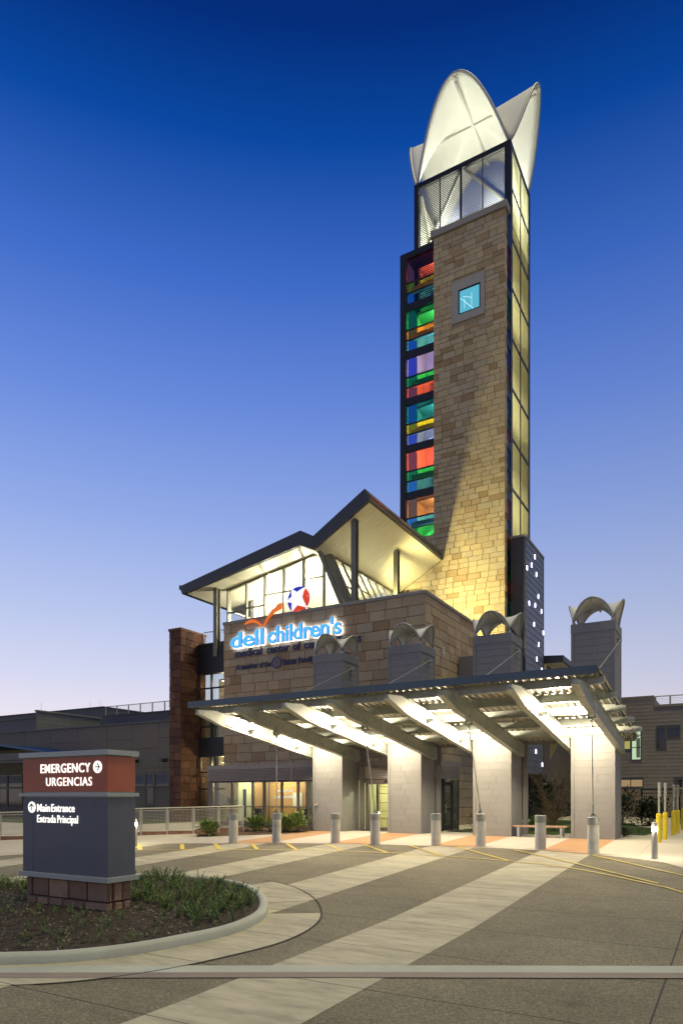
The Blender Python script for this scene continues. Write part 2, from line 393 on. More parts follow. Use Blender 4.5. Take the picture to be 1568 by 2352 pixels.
# painted yellow lines
ypts = catmull([(-18, -11.2), (-12.9, -8.29), (-9.5, -7.05), (-7.27, -6.62), (-4.5, -6.55), (-1.68, -7.03), (.08, -7.75), (2.12, -9.56), (2.72, -10.3), (5, -13.6)], 6)
def ribbon(pts, w):
    a = []; b = []
    for i, p in enumerate(pts):
        q = pts[min(i+1, len(pts)-1)]; o_ = pts[max(i-1, 0)]; d = Vector((q[0]-o_[0], q[1]-o_[1])).normalized(); n = Vector((-d.y, d.x))*w/2
        a.append((p[0]+n.x, p[1]+n.y)); b.append((p[0]-n.x, p[1]-n.y))
    return a+b[::-1]
gsheet('yellow_line', ribbon(ypts, .07), .016, M_YEL)
for a, b, w in [((-15.24, -7.5), (-13.9, -8.7), .15), ((-13.82, -6.78), (-12.6, -8.05), .15), ((-12.75, -6.2), (-11.37, -7.6), .15), ((-11.45, -5.75), (-10.09, -7.2), .14), ((-10.2, -5.35), (-8.76, -6.85), .13),
                ((-8.78, -5.0), (-7.24, -6.5), .11), ((-7.4, -4.75), (-5.66, -6.5), .10), ((-5.8, -4.5), (-3.92, -6.5), .09), ((-4.2, -4.35), (-1.77, -6.95), .085), ((-2.3, -4.5), (.1, -7.0), .075), ((.1, -7.0), (2.2, -9.4), .07), ((.1, -5.0), (2.9, -8.4), .07)]:
    gsheet('yellow_hatch_line', ribbon([a, b], w), .020, M_YEL)
# lawn and path behind the columns
gsheet('lawn', [(-7.0, 1.9), (-2.4, 1.9), (-2.4, 3.2), (.6, 3.2), (.9, 9), (-.6, 11.5), (-1.2, 15), (-6, 19), (-7.0, 19)], .014, M_GRASS)
gsheet('far_lawn', [(-60, -1.0), (-24, -.8), (-24, 40), (-60, 40)], .014, M_GRASS)

# ---------------------------------------------------------------- planted island
KO = [(-11.2, -22.9), (-7.4, -21.5), (-5.4, -20.5), (-4.62, -19.94), (-3.97, -19.45), (-3.51, -18.77), (-3.26, -17.97), (-3.12, -17.06), (-3.35, -16.01), (-3.91, -15.05), (-4.6, -14.25), (-5.44, -13.58), (-6.2, -13.25), (-7.13, -13.05),
      (-8.26, -13.12), (-9.24, -13.4), (-10.2, -14.2), (-11.0, -15.3), (-11.6, -16.2), (-13.4, -17.6)]
ko = catmull(KO, 5)
def inset(pts, d):
    o = []
    for i, p in enumerate(pts):
        q = pts[min(i+1, len(pts)-1)]; r_ = pts[max(i-1, 0)]; t = Vector((q[0]-r_[0], q[1]-r_[1])).normalized(); o.append((p[0]-t.y*d, p[1]+t.x*d))
    return o
def kerb(pts, w, h):
    P0 = pts; P1 = inset(pts, .02); P2 = inset(pts, .05); P3 = inset(pts, w-.03); P4 = inset(pts, w)
    mb = MB(); rows = []
    for i in range(len(pts)):
        rows.append([(P0[i], -.02), (P0[i], h*.7), (P1[i], h-.025), (P2[i], h), (P3[i], h), (P4[i], h-.03), (P4[i], -.02)])
    V = [(c[0], c[1], G(r[0][0][1])+z) for r in rows for c, z in r]; n = 7
    F = [(i*n+k, (i+1)*n+k, (i+1)*n+k+1, i*n+k+1) for i in range(len(pts)-1) for k in range(n-1)]
    return mb.add(V, F)
ki = struct('island_kerb', kerb(ko, .17, .15), M_KERB, True)
bed = inset(ko, .16)
gsheet('island_mulch_bed', bed+[(-16, -19.5), (-14.5, -22)], .115, M_MULCH)
ring_in = ko[10:60]; ring_out = inset(ko, -.95)[10:60]
gsheet('island_gutter', ring_in[:34]+ring_out[:34][::-1], .009, M_CONC)
gsheet('island_gutter', ring_in[38:]+ring_out[38:][::-1], .009, M_CONC)
jd = mat('dark_joint', (.03, .028, .025), .9, var=.1)
gsheet('island_gutter_joint', ribbon(inset(ko, -.97)[19:62], .03), .013, jd)

# ================================================================ masonry helper
def masonry(parent, origin, ux, n, W, z0, z1, courses, lens, mats, mort_gap=.012, depth=.05, holes=(), limit=300, name='stone_block', weights=None, quoin=False, left_fn=None, seed=1, rough=.018, bev=.010):
    """Courses of stone blocks on a vertical wall face. origin (x,y), ux unit dir along wall, n outward normal."""
    rnd = random.Random(seed); ux = Vector((*ux, 0)); nn = Vector((*n, 0)); o = Vector((*origin, 0)); z = z0; cnt = 0; rest = MB()
    ci = 0
    while z < z1-.05:
        h = courses[ci % len(courses)] if isinstance(courses, tuple) else rnd.choice(courses); ci += 1
        if z1-z-h < courses[0]*.6: h = z1-z
        a = left_fn(z) if left_fn else 0; first = True
        while a < W-.02:
            l = rnd.uniform(*lens)
            if first: l *= rnd.uniform(.4, 1); first = False
            if W-a-l < lens[0]*.6: l = W-a
            if any(a+l > ha and a < hb and z+h > hz0 and z < hz1 for ha, hb, hz0, hz1 in holes):
                # clip the block against the hole on its left or right
                done = False
                for ha, hb, hz0, hz1 in holes:
                    if z+h > hz0 and z < hz1:
                        if a < ha-.05: l = ha-a; done = True; break
                        if a < hb: a = hb; done = None; break
                if done is None: continue
            g = mort_gap/2; d = depth+rnd.uniform(-rough, rough); bz = bev
            c = []
            for aa, zz, dd in ((a+g, z+g, 0), (a+l-g, z+g, 0), (a+l-g, z+h-g, 0), (a+g, z+h-g, 0), (a+g+bz, z+g+bz, d), (a+l-g-bz, z+g+bz, d), (a+l-g-bz, z+h-g-bz, d), (a+g+bz, z+h-g-bz, d)):
                j = rnd.uniform(-.007, .007) if dd else 0
                c.append(o+ux*(aa+j)+nn*(dd+j*.8)+Vector((0, 0, zz+j)))
            F = [(4, 5, 6, 7), (0, 1, 5, 4), (1, 2, 6, 5), (2, 3, 7, 6), (3, 0, 4, 7)]
            if ux.cross(Vector((0, 0, 1))).dot(nn) < 0: F = [f[::-1] for f in F]
            m = rnd.choices(mats, weights)[0]
            if cnt < limit:
                obj(name, MB().add(c, F), m, parent)
            else:
                rest.use(m).add(c, F)
            cnt += 1; a += l
        z += h
    if rest.v: obj(name+'_field', rest, None, parent, kind='stuff')
    return cnt

# ================================================================ entrance canopy
DT = lambda q: 4.94-(q+6.5)*.143          # deck top
RB = lambda q: 3.22-.141*q                # rafter underside
RAFT = [-3.66*k+d for k in range(4) for d in (.07, -1.60)]
can = thing('entrance_canopy', 'galvanized steel canopy with sloping corrugated roof over the bollards', 'canopy', (-6.6, -2.4, 3.2))
for x in RAFT:
    mb = MB(); pr = [(1.3, RB(1.3)+.08), (1.15, RB(1.15)), (-6.1, RB(-6.1)), (-7.35, 4.40), (-7.35, 4.53), (-6.3, RB(-6.3)+.5), (1.3, RB(1.3)+.5)]
    mb.prism(pr, 'x', x-.055, x+.055)
    f = [(1.15, RB(1.15)-.004), (-6.1, RB(-6.1)-.004), (-7.345, 4.397), (-7.345, 4.43), (-6.1, RB(-6.1)+.035), (1.15, RB(1.15)+.035)]
    mb.prism(f, 'x', x-.10, x+.10)
    f = [(1.2, RB(1.2)+.47), (-6.25, RB(-6.25)+.47), (-6.25, RB(-6.25)+.503), (1.2, RB(1.2)+.503)]
    mb.prism(f, 'x', x-.10, x+.10)
    obj('rafter', mb, M_GALV, can)
for i, q in enumerate((-6.0, -4.5, -3.0, -1.55, 1.15)):
    zt = DT(q)-.075; e = .58+.07*i
    if i == 4: q = -.12; zt = DT(q)-.075; e = .86
    d = .25
    mb = MB().prism([(-13.72, zt-.06), (-13.72, zt-.2), (-13.35, zt-d), (.07, zt-d), (e-.42, zt-d), (e, zt-.2), (e, zt-.05), (e-.35, zt), (-13.4, zt)], 'y', q-.05, q+.05)
    mb.box(-13.3, .0, q-.09, q+.09, zt-d-.003, zt-d+.025)
    obj('purlin', mb, M_GALV, can)
# corrugated deck with openings for the columns
prof = []; x = -13.7
while x < .42:
    prof += [(x, 0), (x+.10, 0), (x+.13, -.055), (x+.19, -.055)]; x += .22
prof.append((.44, 0))
def inhole(x): return any(-3.66*k-1.53 < x < -3.66*k+.01 for k in range(4))
mb = MB()
for (xa, za), (xb, zb) in zip(prof, prof[1:]):
    qe = -.03 if inhole((xa+xb)/2) else 1.7
    for t0, t1, fl in ((0, 0, 0), (.012, .012, 1)):
        V = [(xa, -6.5, DT(-6.5)-.02-t0+za), (xb, -6.5, DT(-6.5)-.02-t0+zb), (xb, qe, DT(qe)-.02-t0+zb), (xa, qe, DT(qe)-.02-t0+za)]
        mb.add(V, [(0, 1, 2, 3)] if fl == 0 else [(3, 2, 1, 0)])
obj('corrugated_deck', mb, M_DECK, can)
mb = MB().prism([(-6.56, 4.775), (-6.50, 4.765), (-6.50, 4.95), (-6.42, 4.962), (-6.56, 4.985)], 'x', -13.75, .47)
obj('front_fascia', mb, M_BLUEROOF, can)
for nm, x0, x1 in (('side_fascia', .445, .49), ('side_fascia', -13.77, -13.725)):
    obj(nm, MB().prism([(-6.5, DT(-6.5)-.13), (1.7, DT(1.7)-.13), (1.7, DT(1.7)+.03), (-6.5, DT(-6.5)+.03)], 'x', x0, x1), M_BLUEROOF, can)
obj('rear_gutter', MB().box(-13.7, .44, 1.72, 1.86, DT(1.7)-.2, DT(1.7)), M_TRIM, can)
for k in range(15):
    x = -13.3+k*.96
    obj('roof_clip', MB().prism([(-6.40, 4.935), (-6.28, 4.92), (-6.31, 5.02)], 'x', x, x+.03), M_GALV, can)
for k in range(4):
    xr = -3.66*k+.07; xl = -3.66*k-1.60
    # downspout behind each column's right rear corner
    mb = MB(); xs = xr-.06
    mb.box(xs, xs+.17, 1.52, 1.69, .02, 2.85); mb.prism([(1.52, 2.85), (1.69, 2.85), (1.80, 3.05), (1.80, 3.62), (1.63, 3.62), (1.63, 3.12)], 'x', xs, xs+.17)
    if k: obj('downspout', mb, M_TRIM, can)
    # wiring conduit along the inner side of the left rafter
    pth = [(xl+.085, q, RB(q)+.07) for q in (-6.0, -4.6, -3, -1.4, -.3)]
    obj('conduit', MB().tube(pth+[(xl+.085, -.12, RB(-.1)+.16)], .014, 6), M_GALV, can)
    # brackets for the tie rod
    obj('tie_bracket', MB().box(xr-.09, xr-.07, -5.05, -4.87, RB(-5)-.18, RB(-5)+.12).box(xr+.07, xr+.09, -5.05, -4.87, RB(-5)-.18, RB(-5)+.12).tube([(xr-.13, -4.96, RB(-5)-.14), (xr+.13, -4.96, RB(-5)-.14)], .018, 8), M_GALV, can)
# flood lights under the canopy, two in each lit bay
M_LAMP = emat('lamp_face', (1, .9, .72), 60)
M_FIX = mat('white_fixture', (.6, .6, .56), .5, .2, var=.05)
ords = ['leftmost', 'second', 'third', 'rightmost']
for k in range(4):
    xl = -3.66*k-1.60
    for q, w in ((-4.4, 'outer'), (-1.25, 'inner')):
        z = RB(q)+.27
        t = thing('flood_light', 'bright %s canopy flood light in the %s lit bay' % (w, ['rightmost', 'third', 'second', 'leftmost'][k]), 'light', (xl+.06, q, z), 'flood lights under the canopy')
        obj('wall_box', MB().cbox(xl+.06, xl+.16, q-.06, q+.06, z-.14, z-.02), M_FIX, t)
        obj('lamp_head', MB().cbox(xl+.17, xl+.33, q-.10, q+.10, z-.10, z-.005), M_FIX, t)
        obj('lens', MB().box(xl+.18, xl+.32, q-.09, q+.09, z-.004, z+.012), M_LAMP, t)
        point('flood_lamp', (xl+.60, q, z+.05), 390, (1, .845, .59), .12, t)

# ================================================================ membrane hoods
def hood(parent, x0, x1, y0, y1, z0, H, Hc, lean, tr, nr=10, ns=18, ridge=True, pw=1.0, foot=0., sub=None, drop=2., arms=False):
    cx, cy, a, b = (x0+x1)/2, (y0+y1)/2, (x1-x0)/2, (y1-y0)/2
    pwf, pws = (pw, pw) if not isinstance(pw, tuple) else pw
    def P(side, r, s):
        k = 1-s*s; g = Hc*(1-r**2.2)+foot; cr = Hc+(H-Hc)*r**2; pw = pws if side % 2 else pwf
        z = z0+g+(cr-g)*(k**pw)
        out = lean*k*r**3
        if side == 0: return (cx+s*r*a, cy-r*b-out, z)
        if side == 1: return (cx+r*a+out, cy+s*r*b, z)
        if side == 2: return (cx-s*r*a, cy+r*b+out, z)
        return (cx-r*a-out, cy-s*r*b, z)
    for side in range(4):
        V = [P(side, max(.01, i/nr), -1+2*j/ns) for i in range(nr+1) for j in range(ns+1)]
        F = [(i*(ns+1)+j, i*(ns+1)+j+1, (i+1)*(ns+1)+j+1, (i+1)*(ns+1)+j) for i in range(nr) for j in range(ns)]
        F = [f[::-1] for f in F]
        pn = obj('membrane_panel', MB().add(V, F), M_FABRIC, parent, True)
        md = pn.modifiers.new('thick', 'SOLIDIFY'); md.thickness = tr*.4; md.offset = 0
        obj('arch_tube', MB().tube([P(side, 1.0, -1+2*j/24) for j in range(25)], tr, 8), M_TUBE if not sub else sub, parent, True)
    if ridge:
        A = P(0, .97, 0); B = P(2, .97, 0); C_ = P(1, .97, 0); D_ = P(3, .97, 0)
        obj('ridge_tube', MB().tube([(A[0], A[1], A[2]-tr*drop), (B[0], B[1], B[2]-tr*drop)], tr*1.05, 8), M_WHITE, parent, True)
        obj('ridge_tube', MB().tube([(C_[0], C_[1], C_[2]-tr*drop*1.1), (D_[0], D_[1], D_[2]-tr*drop*1.1)], tr*.8, 8), M_WHITE, parent, True)
    return P

# ================================================================ clad columns
colgrp = 'siding clad columns of the canopy'
def make_column():
    t = thing('clad_column', 'x', 'column', (-.76, .75, 0), colgrp)
    x0, x1, y0, y1, H = -1.48, -.04, .03, 1.47, 7.38
    obj('core', box(x0, x1, y0, y1, 0, H), M_GAP, t)
    tw = .085
    for (xa, xb, ya, yb) in ((x0-.025, x0+tw, y0-.03, y0+tw), (x1-tw, x1+.025, y0-.03, y0+tw), (x1-tw, x1+.03, y1-tw, y1+.02), (x0-.03, x0+tw, y1-tw, y1+.02)):
        obj('corner_trim', box(xa, xb, ya, yb, .01, H), M_TRIM, t)
    n = 29; h = H/n; pos = [.52, .40, .63]
    for i in range(n):
        z = i*h+.003; zt = z+h-.006
        def lap(a0, a1, face):
            if face == 'f': V = [(a0, y0+.0, z), (a1, y0+.0, z), (a1, y0, zt), (a0, y0, zt), (a0, y0-.0165, z), (a1, y0-.0165, z), (a1, y0-.012, zt), (a0, y0-.012, zt)]
            elif face == 'r': V = [(x1, a0, z), (x1, a1, z), (x1, a1, zt), (x1, a0, zt), (x1+.0165, a0, z), (x1+.0165, a1, z), (x1+.012, a1, zt), (x1+.012, a0, zt)]
            elif face == 'l': V = [(x0, a1, z), (x0, a0, z), (x0, a0, zt), (x0, a1, zt), (x0-.0165, a1, z), (x0-.0165, a0, z), (x0-.012, a0, zt), (x0-.012, a1, zt)]
            return MB().add(V, [(4, 5, 6, 7), (0, 1, 5, 4), (1, 2, 6, 5), (2, 3, 7, 6), (3, 0, 4, 7)])
        for f, s0, s1 in (('f', x0+tw+.004, x1-tw-.004), ('r', y0+tw+.004, y1-tw-.004)):
            m_ = s0+(s1-s0)*pos[(i+(f == 'r')) % 3]
            for a0, a1 in ((s0, m_-.004), (m_+.004, s1)): obj('siding_board', lap(a0, a1, f), M_SIDE, t)
        obj('side_board', lap(y0+tw, y1-tw, 'l'), M_SIDE, t)
    obj('cap_band', MB().cbox(x0-.035, x1+.04, y0-.04, y1+.035, H-.01, H+.32, .012), M_TRIM, t)
    obj('stay_anchor', MB().cbox(x1-.01, x1+.14, .67, .83, 7.05, 7.19), M_GALV, t)
    for fx in (x0+.06, x1-.06):
        for fy in (y0+.06, y1-.06): obj('hood_foot', MB().cbox(fx-.055, fx+.055, fy-.055, fy+.055, H+.3, H+.40), M_TUBE, t)
    hood(t, x0+.05, x1-.05, y0+.05, y1-.05, H+.36, .80, .62, .26, .036, 8, 18, True, (.62, .72))
    return t
c0 = make_column()
c0['label'] = 'rightmost tall siding column of the canopy, standing clear against the sky'
dup(c0, (-.76-3.66, .75, 0), 'siding column just left of the wooden bench')
dup(c0, (-.76-7.32, .75, 0), 'siding column just right of the sliding entrance door')
dup(c0, (-.76-10.98, .75, 0), 'leftmost siding column, covering the end of the wall lettering')
def cable(name, label, group, a, b, r, ends=True):
    t = thing(name, label, 'cable', a, group)
    A, B = Vector(a), Vector(b); d = (B-A)
    obj('rod', MB().tube([A, A+d*.5, B], r, 8), M_GALV, t, True)
    if ends:
        obj('turnbuckle', MB().tube([A+d*.0, A+d*.02, A+d*.10, A+d*.12], [r*1.1, r*1.9, r*1.9, r*1.1], 8), M_GALV, t, True)
        obj('clevis', MB().tube([B-d*.05, B-d*.03, B], [r*1.1, r*2.0, r*1.8], 8), M_GALV, t, True)
    return t
BOLL = [(-12.3, -5.71), (-10.85, -5.03), (-8.7, -4.46), (-7.15, -4.40), (-5.1, -3.91), (-3.59, -3.8), (-1.61, -3.99), (.05, -4.59)]
for k in range(4):
    xr = -3.66*k+.07; bo = BOLL[7-2*k]
    nm = ['rightmost', 'third', 'second', 'leftmost'][k]
    cable('tie_rod', 'thin steel tie rod rising from the %s cable bollard to the canopy' % nm, 'tie rods from bollards to canopy', (bo[0], bo[1], G(bo[1])+1.13), (xr, -4.96, RB(-5)-.14), .016)
    cable('stay_cable', 'thin stay cable from canopy roof up to the %s tall column' % nm, 'stay cables above the canopy', (xr-.02, -5.2, DT(-5.2)+.02), (xr-.01, .75, 7.12), .016)

# ================================================================ bollards
M_BOLL = mat('concrete_bollard', (.62, .61, .53), .8, var=.2, vscale=4, bump=.12, bscale=20, col2=(.52, .51, .44), mix=(.4, .65))
def make_bollard(cable_top):
    t = thing('bollard', 'x', 'bollard', (0, 0, 0), 'concrete bollards in front of the canopy')
    o = obj('shaft', MB().lathe(0, 0, [(.165, -.05), (.165, .84)], 28), M_BOLL, t); smooth_by_angle(o)
    o = obj('steel_cap', MB().lathe(0, 0, [(.168, .84), (.170, .845), (.170, 1.055), (.162, 1.065), (.04, 1.066)], 28), M_GALV, t); smooth_by_angle(o)
    if cable_top:
        obj('clevis', MB().box(-.045, -.03, -.05, .05, 1.06, 1.17).box(.03, .045, -.05, .05, 1.06, 1.17).tube([(-.08, 0, 1.13), (.08, 0, 1.13)], .017, 8), M_GALV, t)
        obj('base_plate', MB().cbox(-.09, .09, -.09, .09, 1.062, 1.08, .006), M_GALV, t)
    return t
ba, bb = make_bollard(False), make_bollard(True)
lab = ['plain concrete bollard nearest the mesh railing, leftmost of the row', 'leftmost concrete bollard holding a tie rod', 'plain concrete bollard in front of the leftmost column', 'concrete bollard with tie rod before the sliding door',
       'plain concrete bollard standing before the dark side door', 'concrete bollard with tie rod at left edge of the column by the bench', 'plain concrete bollard in front of the wooden bench', 'rightmost concrete bollard, with tie rod, before the rightmost column']
used = set()
for i, (x, y) in enumerate(BOLL):
    src = bb if i % 2 else ba
    if src.name in used: dup(src, (x, y, G(y)), lab[i])
    else: used.add(src.name); src.location = (x, y, G(y)); src['label'] = lab[i]

# ================================================================ stone sign wall (entrance block)
XL, XR, YW, YB, ZT = -21.1, -8.97, 4.3, 11.5, 11.05
blk = thing('stone_entrance_block', 'tan limestone block carrying the illuminated lettering above the canopy', 'building', ((XL+XR)/2, 8, 0))
obj('backing_wall', MB().box(XL+.05, XR-.05, YW+.05, YW+.45, 0, ZT).box(XR-.45, XR-.05, YW+.45, YB, 0, ZT).box(XL+.05, XL+.45, YW+.45, YB+2, 0, ZT).box(XL+.5, XR-.5, YW+.5, YB+2.4, 10.2, 10.4), M_MORT, blk)
SW = [5, 4, 2.2, 1, 2, 2, 2]
masonry(blk, (XL, YW+.05), (1, 0), (0, -1), XR-XL, 3.0, ZT, [.42, .48, .5], (.7, 1.35), STONE2, depth=.05, weights=SW, seed=3, limit=300, rough=.008)
masonry(blk, (XR-.05, YW), (0, 1), (1, 0), YB-YW, 0, ZT, [.42, .48, .5], (.7, 1.35), STONE2, depth=.05, weights=SW, seed=4, limit=0, rough=.008)
obj('parapet_cap', MB().cbox(XL-.04, XR+.05, YW-.05, YW+.5, ZT, ZT+.16, .015).cbox(XR-.5, XR+.05, YW+.501, YB+.05, ZT, ZT+.159, .015), M_CAP, blk)
obj('wall_lamp', MB().cbox(XR, XR+.14, 6.2, 6.36, 8.55, 8.9), M_FIX, blk)
# grey connector balcony beside the tower
obj('balcony_panel', MB().box(XR+.05, -7.4, 8.6, 11.4, 6.9, 8.8), M_TRIM, blk)

# ---------------------------------------------------------------- lettering on the wall
M_CYAN = emat('cyan_letter_face', (.08, .52, 1.0), 1.0)
M_LBLUE = mat('blue_letter_side', (.01, .035, .30), .4, var=0, emit=(.0, .06, .7), estr=.5)
M_HALO = emat('white_halo_back', (.75, .85, 1.0), 18)
M_NAVY = mat('navy_letter', (.012, .02, .10), .45, var=.05)
sg = thing('illuminated_wall_sign', 'glowing cyan letters with white halo and navy lines below on the stone wall', 'sign', (-17, YW, 9.6))
yf = YW-.20
lettering(sg, 'dell', -20.47, -18.22, yf, 9.68, 1.17, M_CYAN, M_LBLUE, .026, .055, M_HALO, space=.97)
lettering(sg, "children's", -17.95, -13.43, yf, 9.68, 1.17, M_CYAN, M_LBLUE, .026, .055, M_HALO, space=.97)
lettering(sg, 'medical', -20.22, -18.42, YW-.07, 9.16, .60, M_NAVY, M_NAVY, .014, .02)
lettering(sg, 'center', -18.10, -16.62, YW-.07, 9.16, .60, M_NAVY, M_NAVY, .014, .02)
lettering(sg, 'of', -16.42, -15.92, YW-.07, 9.16, .60, M_NAVY, M_NAVY, .014, .02)
lettering(sg, 'central', -15.72, -14.02, YW-.07, 9.16, .60, M_NAVY, M_NAVY, .014, .02)
lettering(sg, 'Texas', -13.80, -12.35, YW-.07, 9.16, .60, M_NAVY, M_NAVY, .014, .02)
lettering(sg, 'A member of the', -20.17, -17.82, YW-.06, 8.45, .42, M_NAVY, M_NAVY, .008, .015)
lettering(sg, 'Seton', -17.05, -16.22, YW-.06, 8.45, .42, M_NAVY, M_NAVY, .016, .015)
lettering(sg, 'Family of Hospitals', -16.08, -13.1, YW-.06, 8.45, .42, M_NAVY, M_NAVY, .008, .015)
def disc(cx, y0, cz, r0, r1, y1, n=36):
    mb = MB(); V = []
    for r, y in ((r0, y0), (r1, y0), (r1, y1), (r0, y1)):
        V += [(cx+r*math.cos(2*math.pi*k/n), y, cz+r*math.sin(2*math.pi*k/n)) for k in range(n)]
    F = [(i*n+k, i*n+(k+1) % n, ((i+1) % 4)*n+(k+1) % n, ((i+1) % 4)*n+k) for i in range(4) for k in range(n)]
    return mb.add(V, F)
M_PALEB = mat('pale_blue_enamel', (.45, .5, .62), .5, var=.04)
cxl, czl = -17.43, 8.6
M_NAVB = mat('deep_blue_metal', (.02, .035, .17), .45, var=.04)
em = obj('round_emblem', disc(cxl, YW-.09, czl, .001, .30, YW-.04), mat('tan_disc', (.34, .29, .22), .8), sg)
obj('emblem_ring', disc(cxl, YW-.11, czl, .25, .31, YW-.085), M_NAVB, em)
obj('emblem_ring', disc(cxl, YW-.105, czl, .175, .205, YW-.085), M_NAVB, em)
obj('emblem_cross', MB().box(cxl-.022, cxl+.022, YW-.11, YW-.085, czl-.15, czl+.16).box(cxl-.11, cxl+.11, YW-.113, YW-.086, czl-.005, czl+.04), M_NAVB, em)

# bird and ball emblem standing on the parapet
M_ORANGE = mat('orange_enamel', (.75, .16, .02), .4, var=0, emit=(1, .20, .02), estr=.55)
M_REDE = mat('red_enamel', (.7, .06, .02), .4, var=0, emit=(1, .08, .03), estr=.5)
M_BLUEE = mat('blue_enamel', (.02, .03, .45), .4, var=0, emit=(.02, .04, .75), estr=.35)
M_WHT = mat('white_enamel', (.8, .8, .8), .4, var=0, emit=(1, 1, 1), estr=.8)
bird = thing('orange_bird_emblem', 'orange two-wing bird swoosh rising over the stone parapet', 'sign', (-18.4, YW-.1, 10.7))
def wing(ctrl, wid):
    C = [Vector((x, 0, z)) for x, z in ctrl]; n = 16; top = []; bot = []
    for i in range(n+1):
        t = i/n; p = (1-t)**2*C[0]+2*(1-t)*t*C[1]+t*t*C[2]; d = (2*(1-t)*(C[1]-C[0])+2*t*(C[2]-C[1])).normalized(); nn = Vector((-d.z, 0, d.x)); w = wid(t)
        top.append(p+nn*w); bot.append(p-nn*w)
    mb = MB(); N_ = n+1
    V = [(p.x, YW-.22, p.z) for p in top]+[(p.x, YW-.22, p.z) for p in bot]+[(p.x, YW-.10, p.z) for p in top]+[(p.x, YW-.10, p.z) for p in bot]
    F = []
    for i in range(n):
        F += [(i, N_+i, N_+i+1, i+1), (2*N_+i+1, 3*N_+i+1, 3*N_+i, 2*N_+i), (i+1, 2*N_+i+1, 2*N_+i, i), (N_+i, 3*N_+i, 3*N_+i+1, N_+i+1)]
    F += [(0, 2*N_, 3*N_, N_), (N_-1, 2*N_-1, 4*N_-1, 3*N_-1)]
    return mb.add(V, F)
obj('wing', wing([(-19.50, 10.86), (-18.85, 11.22), (-18.36, 10.62)], lambda t: .012+.065*math.sin(math.pi*min(1, t*1.0))), M_ORANGE, bird)
obj('wing', wing([(-18.22, 10.62), (-17.75, 11.40), (-17.03, 11.55)], lambda t: .012+.14*t), M_ORANGE, bird)
ball = thing('star_ball_emblem', 'round ball sign with white star, blue and red panels on the parapet', 'sign', (-16.08, YW+.1, 11.05))
bx_, bz_, br_ = -16.1, 11.78, .70
def cap_ball(a0, a1, m, name):
    # a domed wedge of the ball's rim between two star arms
    mb = MB(); n = 10; rows = []
    am = (a0+a1)/2
    inner = (br_*.50*math.cos(am), br_*.50*math.sin(am))
    for s in range(n+1):
        a = a0+(a1-a0)*s/n
        rim = (br_*math.cos(a), br_*math.sin(a))
        t = s/n
        A0 = (br_*.97*math.cos(a0), br_*.97*math.sin(a0)); A1 = (br_*.97*math.cos(a1), br_*.97*math.sin(a1))
        inn = (A0[0]+(inner[0]-A0[0])*t*2, A0[1]+(inner[1]-A0[1])*t*2) if t <= .5 else (inner[0]+(A1[0]-inner[0])*(t-.5)*2, inner[1]+(A1[1]-inner[1])*(t-.5)*2)
        for q in range(4):
            u = q/3; x = inn[0]+(rim[0]-inn[0])*u; z = inn[1]+(rim[1]-inn[1])*u
            rr = min(1, math.hypot(x, z)/br_); y = -.20*math.sqrt(max(0, 1-rr*rr))-.012
            rows.append((bx_+x, YW+.02+y, bz_+z))
    F = [(i*4+q, i*4+q+1, (i+1)*4+q+1, (i+1)*4+q) for i in range(n) for q in range(3)]
    return obj(name, mb.add(rows, F), m, ball, True)
V = []; nr, na = 8, 40
for i in range(nr+1):
    r = br_*i/nr; y = -.20*math.sqrt(max(0, 1-(i/nr)**2))
    V += [(bx_+r*math.cos(2*math.pi*k/na), YW+.02+y, bz_+r*math.sin(2*math.pi*k/na)) for k in range(na)]
V += [(bx_+br_*math.cos(2*math.pi*k/na), YW+.12, bz_+br_*math.sin(2*math.pi*k/na)) for k in range(na)]
F = [(i*na+k, i*na+(k+1) % na, (i+1)*na+(k+1) % na, (i+1)*na+k) for i in range(nr+1) for k in range(na)]+[tuple(range((nr+1)*na, (nr+2)*na))]
obj('white_face', MB().add(V, F), M_WHT, ball, True)
tips = [R(a) for a in (52, 124, 182, 238, 318)]
fill = [M_BLUEE, M_BLUEE, M_BLUEE, M_REDE, M_REDE]
for i in range(5):
    a0 = tips[i]; a1 = tips[(i+1) % 5]+(2*math.pi if i == 4 else 0)
    cap_ball(a0+.06, a1-.06, fill[i], ['blue_panel', 'blue_panel', 'blue_panel', 'red_panel', 'red_panel'][i])
obj('stand', MB().tube([(bx_-.02, YW+.08, bz_-.65), (bx_-.02, YW+.12, ZT+.15)], .03).tube([(bx_+.14, YW+.08, bz_-.65), (bx_+.14, YW+.12, ZT+.15)], .03).tube([(bx_+.45, YW+.08, bz_-.45), (bx_+.85, YW+.2, ZT+.15)], .035), M_BLACK, ball)

# ================================================================ atrium: roof, posts, glazing
roof = thing('folded_atrium_roof', 'folded charcoal roof with pale soffit rising in two planes above the stone wall', 'roof', (-18, 9, 14))
def plate(pr, y0, y1, m, name): return obj(name, MB().prism(pr, 'y', y0, y1), m, roof)
YF, YBK = 4.3, 14.0
# right wing: soffit from (-15.2,14.2) to (-11.9,16.06)
nx, nz = -.4875, .873
sofR = [(-15.2, 14.2), (-11.9, 16.06)]
plate([(-15.2, 14.22), (-11.9, 16.08), (-11.9+nx*.28, 16.08+nz*.28), (-11.86+nx*.30, 16.10+nz*.30), (-11.86+nx*.68, 16.10+nz*.68), (-15.2, 14.93)], YF, YBK, M_FASC, 'right_roof_plate')
plate([(-15.18, 14.20), (-12.0, 15.995), (-12.0+nx*.012, 15.995+nz*.012), (-15.18, 14.214)], YF+.12, YBK-.1, M_SOFF, 'right_soffit')
